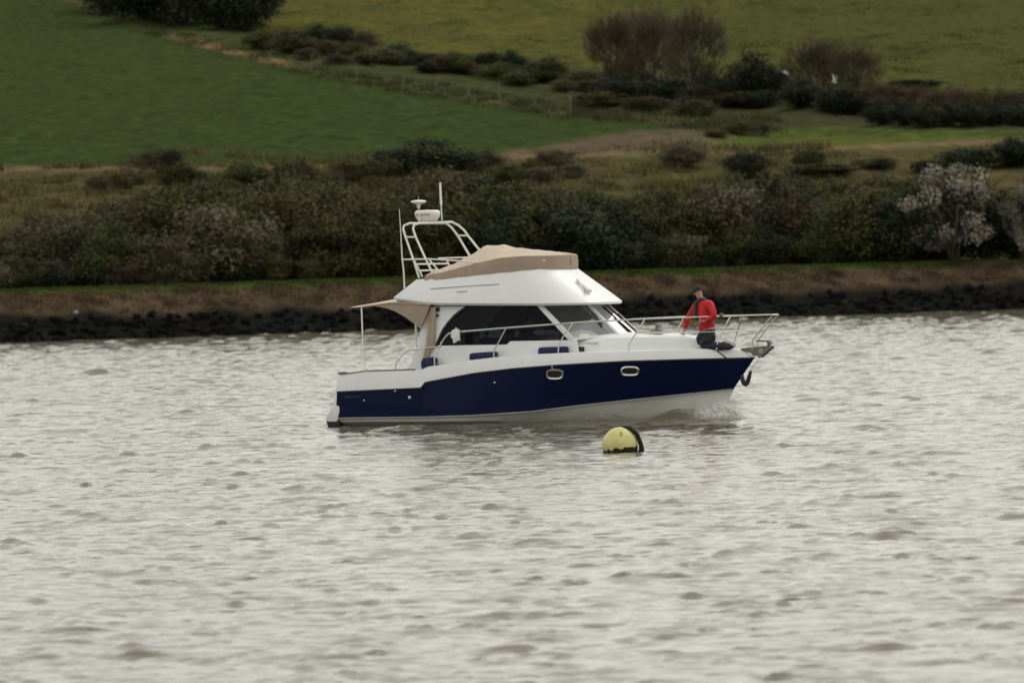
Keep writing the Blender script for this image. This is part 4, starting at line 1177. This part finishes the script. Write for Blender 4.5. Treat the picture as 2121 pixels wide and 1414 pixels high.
# ---- bow roller, bridle
rl = BL([(1533, 722), (1556, 718.5), (1596, 716.5), (1597, 720), (1584, 731), (1573, 741), (1569, 740), (1571, 734), (1560, 738), (1555, 731), (1540, 728)], -0.10)
pb(MB().prism(rl, (0, 0.035, 0)), 'bow_roller_cheek', 'grey'); pb(MB().prism([Vector((p.x, 0.07, p.z)) for p in rl], (0, 0.035, 0)), 'bow_roller_cheek', 'grey')
c0 = B(1580, 726, 0.0)
pb(MB().tube([c0 + Vector((0, -0.12, 0)), c0 + Vector((0, 0.12, 0))], 0.055, 10), 'roller', 'trim')
c0 = B(1556, 722, 0.0); c1 = B(1594, 718, 0.0)
pb(MB().tube([c0, c1], 0.03, 6).tube([c1, B(1592, 706, 0.0)], [0.045, 0.05], 6).tube([B(1566, 705.5, 0.0), B(1594, 706.5, 0.0), B(1601, 712, 0.0)], [0.016, 0.022, 0.012], 6), 'anchor_shank', 'grey')
pb(MB().tube(BL([(1536, 776), (1538, 786), (1541, 794), (1544, 796), (1548, 792), (1551.5, 781), (1555, 768)], -0.10), [0.05, 0.055, 0.058, 0.058, 0.055, 0.048, 0.035], 8), 'bow_bridle_hose', 'black')
pb(MB().tube(BL([(1555, 769), (1556, 764), (1562, 755), (1572, 741)], -0.06), 0.012, 6), 'bridle_chain', 'steel')

# ---- things carried on deck
def fender(px0, px1, py_top, py_bot, tilt, label):
    a = B(px0, py_bot, lambda x, z: -1.37); b = B(px1, py_bot - tilt, lambda x, z: -1.37)
    h = (py_bot - py_top) / 90 * 0.46
    base = BM @ ((a + b) / 2)
    root = empty('fender', base, YAW); tag(root, label, 'fender', 'navy fenders on the side deck')
    L = (b - a).length / 2; up = (b.z - a.z) / 2
    n = 9
    pts = [Vector((-L * math.cos(math.pi * i / n), 0, -up * math.cos(math.pi * i / n) + h * 0.9)) for i in range(n + 1)]
    rs = [h * (0.35 if i in (0, n) else 0.86 if i in (1, n - 1) else 1.0) for i in range(n + 1)]
    MB().tube(pts, rs, 12).build('fender_body', M['fender'], root, sharp=70)
    MB().tube([pts[-1], pts[-1] + Vector((0.05, 0, 0.02)), pts[-1] + Vector((0.06, 0, 0.14))], 0.012, 5).build('lanyard', M['plastic'], root)
fender(877, 905, 738, 769, 4, 'dark navy fender at the aft end of the side deck')
fender(974, 1031, 728.5, 749, 4, 'dark navy fender lying mid-way along the side deck')
fender(1116, 1178, 716.5, 736, 2, 'dark navy fender lying beside the windscreen foot')
# white pouch on the rail
c = B(944, 697, lambda x, z: yrail(x, z) - 0.03)
root = empty('rail_pouch', BM @ c, YAW); tag(root, 'small white pouch hung on the guard rail at the side window', 'pouch')
MB().prism([Vector(v) for v in ((-0.08, -0.03, 0.15), (0.09, -0.03, 0.17), (0.10, -0.03, -0.10), (0.05, -0.03, -0.08), (0.0, -0.03, -0.13), (-0.06, -0.03, -0.15), (-0.07, -0.03, -0.05), (-0.12, -0.03, 0.0))], (0, 0.07, 0)).build('bag', M['plastic'], root, bevel=0.012)
MB().tube([Vector((-0.05, 0.0, 0.13)), Vector((0, 0.03, 0.2)), Vector((0.06, 0.0, 0.14))], 0.012, 5).build('strap', M['plastic'], root)
# mooring line over the bulwark
P = [B(1478, 722, -0.42), B(1486, 727, lambda x, z: -L4.hb((x - L4.xs) / (L4.xt - L4.xs)) - 0.015)] + [B(a, b, lambda x, z: -L3.hb((x - L3.xs) / (L3.xt - L3.xs)) - 0.02) for a, b in ((1497, 735), (1508, 744))]
rp = MB().tube([BM @ p for p in P], 0.013, 6).build('mooring_line', M['black'])
tag(rp, 'thin black mooring line led over the white bulwark at the bow', 'rope')

# ================================================================== BUOY
bp_ = on_water(1285, 936)
bp_ = bp_ + np.array([0, 0, 0.03])
br = empty('mooring_buoy', bp_, 0.0); tag(br, 'pale yellow round mooring buoy with black weed floating before the boat', 'buoy')
M['buoy'] = mat('faded_yellow_plastic', (0.55, 0.52, 0.20), 0.5, var=0.12, scale=3)
M['weed'] = mat('black_weed', (0.010, 0.009, 0.007), 0.85, var=0.5, scale=20, bump=0.8, bscale=30)
M['stain'] = mat('buoy_stain', (0.28, 0.26, 0.08), 0.7, var=0.2)
rb = 0.345
prof = [(rb * math.sin(q), 0.115 + rb * -math.cos(q)) for q in np.linspace(0.02, math.pi - 0.02, 24)]
MB().lathe((0, 0, 0), prof, 36).build('float', M['buoy'], br, sharp=None)
# weed collar at the waterline, ragged
rows = []
for k, zz in enumerate((-0.14, -0.03, 0.055)):
    row = []
    for i in range(48):
        q = 2 * math.pi * i / 48
        up = zz + (0.012 * math.sin(i * 1.7) + random.uniform(-0.022, 0.022) + 0.035 * math.cos(q - 0.2) if k == 2 else 0)
        rr = math.sqrt(max(0.0, rb ** 2 - (up - 0.115) ** 2)) + (0.022 if k < 2 else 0.004)
        row.append(Vector((rr * math.cos(q), rr * math.sin(q), up)))
    rows.append(row)
MB().loft(rows, True).build('weed_collar', M['weed'], br)
ppb = F / bp_[1]
rope = [((1291, 884), 0.0), ((1297, 885), -0.05), ((1306, 889), -0.08), ((1314, 893), -0.1), ((1320, 901), -0.1), ((1325, 912), -0.1), ((1328, 922), -0.1), ((1329, 931), -0.1), ((1330, 937), -0.1), ((1332, 944), -0.1)]
mb = MB(); pr = []
for (a, b), dy in rope:
    pr.append(Vector(at_depth(a, b, bp_[1] + dy) - bp_))
mb.tube(pr, [0.03, 0.042, 0.04, 0.04, 0.044, 0.042, 0.046, 0.055, 0.045, 0.03], 8)
r_ = random.Random(5)
for i in range(90):
    p = pr[r_.randrange(2, len(pr))] + Vector((r_.uniform(-.03, .03), r_.uniform(-.03, .03), r_.uniform(-.04, .04)))
    mb.tube([p, p + Vector((r_.uniform(-.05, .06), r_.uniform(-.04, .04), r_.uniform(-.09, .02)))], [0.014, 0.004], 4)
p = pr[-3]
mb.tube([p, p + Vector((-0.06, 0, -0.08)), p + Vector((-0.08, 0, -0.16))], [0.05, 0.05, 0.03], 7)
mb.build('weedy_rope', M['weed'], br)
sc_ = [Vector((0.02 + 0.03 * math.cos(q), 0, 0.115 + rb * 0.62 + 0.05 * math.sin(q))) for q in np.linspace(0, 6.0, 12)]
sc_ = [Vector((p.x, -math.sqrt(max(0.001, (rb + 0.003) ** 2 - p.x ** 2 - (p.z - 0.115) ** 2)), p.z)) for p in sc_]
MB().add(sc_, [tuple(range(len(sc_)))]).build('stain', M['stain'], br)

# ================================================================== PEOPLE
def skinned(joints, edges, root=0, sub=2):
    """one continuous surface grown round a skeleton; returns (verts, faces)"""
    me = bpy.data.meshes.new('tmp'); me.from_pydata([tuple(j[0]) for j in joints], edges, []); me.update()
    o = bpy.data.objects.new('tmp', me); COL.objects.link(o)
    md = o.modifiers.new('skin', 'SKIN'); md.use_smooth_shade = True
    for i, j in enumerate(joints):
        r_ = j[1] if hasattr(j[1], '__len__') else (j[1], j[1])
        me.skin_vertices[0].data[i].radius = r_
        me.skin_vertices[0].data[i].use_root = (i == root)
    sb = o.modifiers.new('sub', 'SUBSURF'); sb.levels = sub; sb.render_levels = sub
    dg = bpy.context.evaluated_depsgraph_get(); dg.update()
    ev = bpy.data.meshes.new_from_object(o.evaluated_get(dg))
    v = [tuple(p.co) for p in ev.vertices]; f = [tuple(p.vertices) for p in ev.polygons]
    bpy.data.objects.remove(o); bpy.data.meshes.remove(me); bpy.data.meshes.remove(ev)
    return v, f

def ball(mb, c, r_, n=10):
    c = Vector(c); rx, ry, rz = r_
    rows = [[c + Vector((rx * math.sin(q) * math.cos(2 * math.pi * k / n), ry * math.sin(q) * math.sin(2 * math.pi * k / n), rz * math.cos(q))) for k in range(n)] for q in np.linspace(0.05, math.pi - 0.05, n)]
    return mb.loft(rows, True)

def fingers(mb, hand, fwd, side, curl):
    """four fingers and a thumb rooted in the palm"""
    fwd = fwd.normalized(); side = (side - fwd * side.dot(fwd)).normalized(); dn = curl.normalized()
    for k, ln in enumerate((0.070, 0.080, 0.075, 0.060)):
        b = hand + side * (0.03 - 0.02 * k) + fwd * 0.03
        m1 = b + fwd * ln * 0.5 + dn * 0.012; e = m1 + fwd * ln * 0.35 + dn * 0.03
        mb.tube([b - fwd * 0.03, b, m1, e], [0.010, 0.0105, 0.0095, 0.007], 6)
    b = hand + side * 0.038
    mb.tube([b - side * 0.015, b + side * 0.02 + fwd * 0.02, b + side * 0.022 + fwd * 0.055 + dn * 0.015], [0.012, 0.0115, 0.008], 6)

def face(mb, hc, look, up, s=1.0):
    side = up.cross(look).normalized()
    ball(mb, hc + look * 0.098 * s - up * 0.01, (0.018, 0.018, 0.024), 8)      # nose
    for q in (-1, 1):
        ball(mb, hc + side * q * 0.078 * s - up * 0.005, (0.016, 0.014, 0.03), 8)   # ears
    return side

def make_man():
    base = B(1462, 722, -0.3)
    root = empty('person', BM @ base, YAW)
    tag(root, 'person in red jacket, black cap and dark trousers kneeling on the foredeck', 'person')
    J = lambda px, py, y: B(px, py, y) - base
    pel, waist, chest, neck = J(1467, 690, -.30), J(1465, 668, -.30), J(1460, 640, -.30), J(1453, 621, -.30)
    hd, ht = J(1447, 609, -.30), J(1444.5, 599, -.30)
    ls, le, lw, lh = J(1470, 627, -.49), J(1481, 656, -.56), J(1460, 665, -.60), J(1453, 665.5, -.60)
    rs, re, rw, rh = J(1443, 632, -.12), J(1426, 658, -.06), J(1418, 681, -.06), J(1416, 688, -.06)
    lhp, rhp = J(1473, 694, -.40), J(1462, 694, -.20)
    lk, rk = J(1455, 717, -.42), J(1446, 717, -.18)
    la, ra = J(1499, 717, -.42), J(1502, 715, -.18)
    lt, rt_ = J(1516, 719, -.42), J(1519, 718, -.18)
    E = [(0, 1), (1, 2), (2, 3), (3, 4), (4, 5), (2, 6), (6, 7), (7, 8), (8, 9), (2, 10), (10, 11), (11, 12), (12, 13), (0, 14), (14, 15), (15, 16), (16, 17), (0, 18), (18, 19), (19, 20), (20, 21)]
    Js = [(pel, (.10, .10)), (waist, (.12, .13)), (chest, (.13, .15)), (neck, .055), (hd, (.075, .085)), (ht, (.085, .09)),
          (ls, .07), (le, .05), (lw, .032), (lh, (.042, .028)), (rs, .07), (re, .05), (rw, .032), (rh, (.042, .028)),
          (lhp, .06), (lk, .045), (la, .03), (lt, .02), (rhp, .06), (rk, .045), (ra, .03), (rt_, .02)]
    v, f = skinned(Js, E)
    mb = MB().add(v, f)
    look = Vector((-0.85, -0.25, -0.35)).normalized(); up = Vector((-0.3, -0.1, 1)).normalized()
    face(mb, hd.lerp(ht, 0.4), look, up)
    fingers(mb, lh, Vector((-1, 0.1, 0)), Vector((0, 0, 1)), Vector((0, 1, -0.2)))
    fingers(mb, rh, Vector((-0.2, 0, -1)), Vector((-1, 0, 0.1)), Vector((0.5, -0.4, -0.3)))
    mb.build('body', M['skin'], root, sharp=None)
    hem = J(1465, 681, -.30)
    Jj = [(hem, (.19, .20)), (waist, (.185, .19)), (chest, (.18, .205)), (J(1455, 624, -.3), (.09, .10)), (ls, .10), (le, .080), (lw, .058), (rs, .10), (re, .078), (rw, .056)]
    v, f = skinned(Jj, [(0, 1), (1, 2), (2, 3), (2, 4), (4, 5), (5, 6), (2, 7), (7, 8), (8, 9)], 1)
    jk = MB().add(v, f).build('jacket', M['red'], root, sharp=None)
    # life vest: dark collar and two lobes down the front
    fr_ = Vector((-1, -0.15, 0)).normalized()
    for sg, sh_ in ((-1, ls), (1, rs)):
        q = Vector((0, sg, 0))
        MB().tube([neck + Vector((0.10, 0, 0.0)), neck + q * 0.10 + Vector((0.03, 0, 0.02)), neck + q * 0.10 + fr_ * 0.10 - Vector((0, 0, 0.06)), chest + q * 0.10 + fr_ * 0.185 - Vector((0, 0, 0.04)), waist + q * 0.09 + fr_ * 0.19 + Vector((0, 0, 0.06))], [0.038, 0.042, 0.046, 0.052, 0.04], 10).build('life_vest', M['vest'], jk, sharp=None)
    MB().tube([waist + Vector((0.19 * math.cos(q), 0.20 * math.sin(q), 0.03)) for q in np.linspace(1.2, 5.1, 12)], 0.016, 6).build('vest_belt', M['vest'], jk)
    Jt = [(pel, (.21, .19)), (lhp, .17), (J(1466, 706, -.41), .17), (lk, .13), (J(1478, 716, -.42), .11), (lt, .07), (rhp, .17), (J(1453, 706, -.19), .165), (rk, .13), (J(1475, 716, -.18), .11), (rt_, .07), (J(1466, 684, -.3), (.18, .18))]
    v, f = skinned(Jt, [(0, 1), (1, 2), (2, 3), (3, 4), (4, 5), (0, 6), (6, 7), (7, 8), (8, 9), (9, 10), (0, 11)], 0)
    MB().add(v, f).build('trousers', M['trouser'], root, sharp=None)
    bl = J(1468, 680.5, -.30)
    MB().tube([bl + Vector((0.165 * math.cos(q), 0.165 * math.sin(q), -0.02 + 0.02 * math.cos(q))) for q in np.linspace(-2.2, 0.9, 14)], [0.022] * 14, 6).build('shirt_tail', M['bluegrey'], root)
    # cap with a peak
    c = ht.lerp(hd, 0.25); mb = MB()
    rows = []
    upv = up; sd_ = upv.cross(look).normalized(); fw = sd_.cross(upv).normalized()
    for q in np.linspace(0.02, 1.65, 8):
        rows.append([c + upv * (0.125 * math.cos(q)) + (fw * math.cos(a) * 0.115 + sd_ * math.sin(a) * 0.10) * math.sin(q) for a in np.linspace(0, 2 * math.pi, 17)[:-1]])
    mb.loft(rows, True)
    mb.loft([[c + fw * (0.10 + 0.09 * k * math.cos(a)) + sd_ * 0.095 * math.sin(a) * (1 - 0.2 * k) + upv * (0.01 - 0.025 * k) for a in np.linspace(-1.3, 1.3, 9)] for k in (0, 0.5, 1.0)])
    mb.build('cap', M['cap'], root, sharp=60)
    for a_, t_ in ((la, lt), (ra, rt_)):
        d = (t_ - a_).normalized()
        sh_ = MB().tube([a_ - d * 0.05 + Vector((0, 0, 0.03)), a_ + Vector((0.0, 0, 0.055)), a_.lerp(t_, 0.5) + Vector((0.02, 0, 0.05)), t_ + Vector((0.03, 0, 0.0))], [0.05, 0.062, 0.055, 0.035], 10).build('shoe', M['shoe'], root, sharp=None)
        MB().tube([a_ + Vector((0.02, -0.03, 0.115)), a_.lerp(t_, 0.6) + Vector((0.05, -0.03, 0.09)), t_ + Vector((0.075, -0.02, 0.02))], [0.02, 0.02, 0.014], 6).build('sole', M['sole'], sh_)
make_man()

def make_helmsman():
    base = B(1085, 716, -0.55)
    root = empty('person', BM @ base, YAW)
    tag(root, 'dim figure in dark clothes seated at the helm behind the side window', 'person')
    J = lambda px, py, y: B(px, py, y) - base
    pel, chest, neck, hd, ht = J(1083, 714, -.55), J(1089, 690, -.55), J(1093, 677, -.55), J(1097, 669, -.55), J(1098, 660, -.55)
    ls, le, lh = J(1090, 683, -.76), J(1102, 702, -.82), J(1128, 697, -.72)
    rs, re, rh = J(1091, 683, -.34), J(1106, 701, -.28), J(1130, 697, -.40)
    lk, la, rk, ra = J(1120, 716, -.68), J(1122, 750, -.68), J(1120, 716, -.42), J(1122, 750, -.42)
    E = [(0, 1), (1, 2), (2, 3), (3, 4), (1, 5), (5, 6), (6, 7), (1, 8), (8, 9), (9, 10), (0, 11), (11, 12), (0, 13), (13, 14)]
    v, f = skinned([(pel, .13), (chest, .14), (neck, .055), (hd, (.075, .085)), (ht, (.08, .085)), (ls, .07), (le, .05), (lh, .035), (rs, .07), (re, .05), (rh, .035), (lk, .08), (la, .05), (rk, .08), (ra, .05)], E)
    mb = MB().add(v, f); face(mb, hd.lerp(ht, 0.4), Vector((1, -0.1, 0)), Vector((0, 0, 1)))
    for h_ in (lh, rh): fingers(mb, h_, Vector((1, 0, 0.1)), Vector((0, 0.4, 1)), Vector((0, 0, -1)))
    mb.build('body', M['skin'], root, sharp=None)
    v, f = skinned([(pel, .17), (chest, .18), (J(1092, 681, -.55), .08), (ls, .10), (le, .075), (lh.lerp(le, 0.25), .05), (rs, .10), (re, .075), (rh.lerp(re, 0.25), .05)], [(0, 1), (1, 2), (1, 3), (3, 4), (4, 5), (1, 6), (6, 7), (7, 8)], 1)
    MB().add(v, f).build('jacket', M['vest'], root, sharp=None)
    v, f = skinned([(pel, .16), (lk, .10), (la, .07), (rk, .10), (ra, .07)], [(0, 1), (1, 2), (0, 3), (3, 4)], 0)
    MB().add(v, f).build('trousers', M['trouser'], root, sharp=None)
    mb = MB(); c = ht
    mb.lathe(c + Vector((0, 0, -0.01)), [(0.10, -0.02), (0.102, 0.02), (0.085, 0.07), (0.04, 0.10), (0.0, 0.105)], 14).build('hair', M['cap'], root)
    sx = J(1076, 722, -.55)
    q = BM @ (sx + base)
    st = empty('helm_seat', q, YAW); st.parent = boat; st.matrix_parent_inverse = Matrix.Identity(4); st.location = sx + base; st.rotation_euler = (0, 0, 0)
    MB().box((0, 0, -0.02), (0.5, 0.5, 0.12)).build('cushion', M['seat'], st, bevel=0.03)
    MB().box((-0.26, 0, 0.28), (0.1, 0.5, 0.55)).build('seat_back', M['seat'], st, bevel=0.03)
make_helmsman()

# ================================================================== GULLS
M['gull_w'] = mat('white_feathers', (0.34, 0.35, 0.35), 0.8, var=0.05)
M['gull_g'] = mat('grey_feathers', (0.20, 0.20, 0.20), 0.8, var=0.1)
def gull(px, py, Y, rot, wing_up, label):
    P = at_depth(px, py, Y)
    root = empty('gull', P); root.rotation_euler = rot
    tag(root, label, 'bird'); root.scale = (0.72, 0.72, 0.72)
    MB().tube([Vector((-0.24, 0, 0.0)), Vector((-0.15, 0, 0)), Vector((0.0, 0, -0.01)), Vector((0.12, 0, 0)), Vector((0.17, 0, 0.02)), Vector((0.21, 0, 0.02)), Vector((0.25, 0, 0.01))], [0.012, 0.045, 0.075, 0.06, 0.045, 0.04, 0.008], 10).build('bird_body', M['gull_w'], root, sharp=None)
    MB().prism([Vector((-0.20, -0.03, 0)), Vector((-0.20, 0.03, 0)), Vector((-0.33, 0.06, 0)), Vector((-0.33, -0.06, 0))], (0, 0, 0.012)).build('tail', M['gull_w'], root)
    for sg in (-1, 1):
        u = wing_up
        prof = [(0.09, -0.07, 0.05, 0.0), (0.13, -0.06, 0.28, 0.5), (0.06, -0.08, 0.50, 0.75), (-0.13, -0.15, 0.64, 0.8)]
        rows = [[Vector((a, sg * d * math.cos(u * (0.6 + 0.4 * e)), 0.02 + d * math.sin(u * (0.6 + 0.4 * e)))), Vector(((a + b) / 2, sg * d * math.cos(u * (0.6 + 0.4 * e)), 0.035 + d * math.sin(u * (0.6 + 0.4 * e)))), Vector((b, sg * d * math.cos(u * (0.6 + 0.4 * e)), 0.015 + d * math.sin(u * (0.6 + 0.4 * e))))] for a, b, d, e in prof]
        MB().loft(rows).build('wing', M['gull_w' if u > 0.5 else 'gull_g'], root, sharp=None)
gull(1627, 152, 350, (0.2, R(28), 0.1), 0.12, 'white gull gliding downwards before the dark evergreen bush')
gull(1728, 171, 350, (0.15, R(8), 0.5), 1.15, 'white gull with raised wings, right of the other gull')

# ================================================================== SPRAY at the stem
M['spray'] = mat('white_spray', (0.74, 0.74, 0.72), 0.6, var=0.05)
r_ = random.Random(9); mb = MB()
for i in range(1300):
    q = r_.random()
    x = 4.95 - 0.55 * q + r_.gauss(0, 0.10); y = -0.08 - 0.42 * q * r_.random() + r_.gauss(0, 0.05); z = 0.06 + abs(r_.gauss(0, 0.11)) * (1 - 0.4 * q)
    p = BM @ Vector((x, y, z)); k = r_.uniform(0.004, 0.015)
    d = BM.to_3x3() @ Vector((r_.uniform(0.0, 0.06), -r_.uniform(0.0, 0.03), -r_.uniform(-0.03, 0.06)))
    mb.tube([p - d, p, p + d], [k * 0.3, k, k * 0.3], 5)
o = mb.build('bow_spray', M['spray'], None); tag(o, 'small splash of white spray thrown up at the stem', 'spray', kind='stuff')
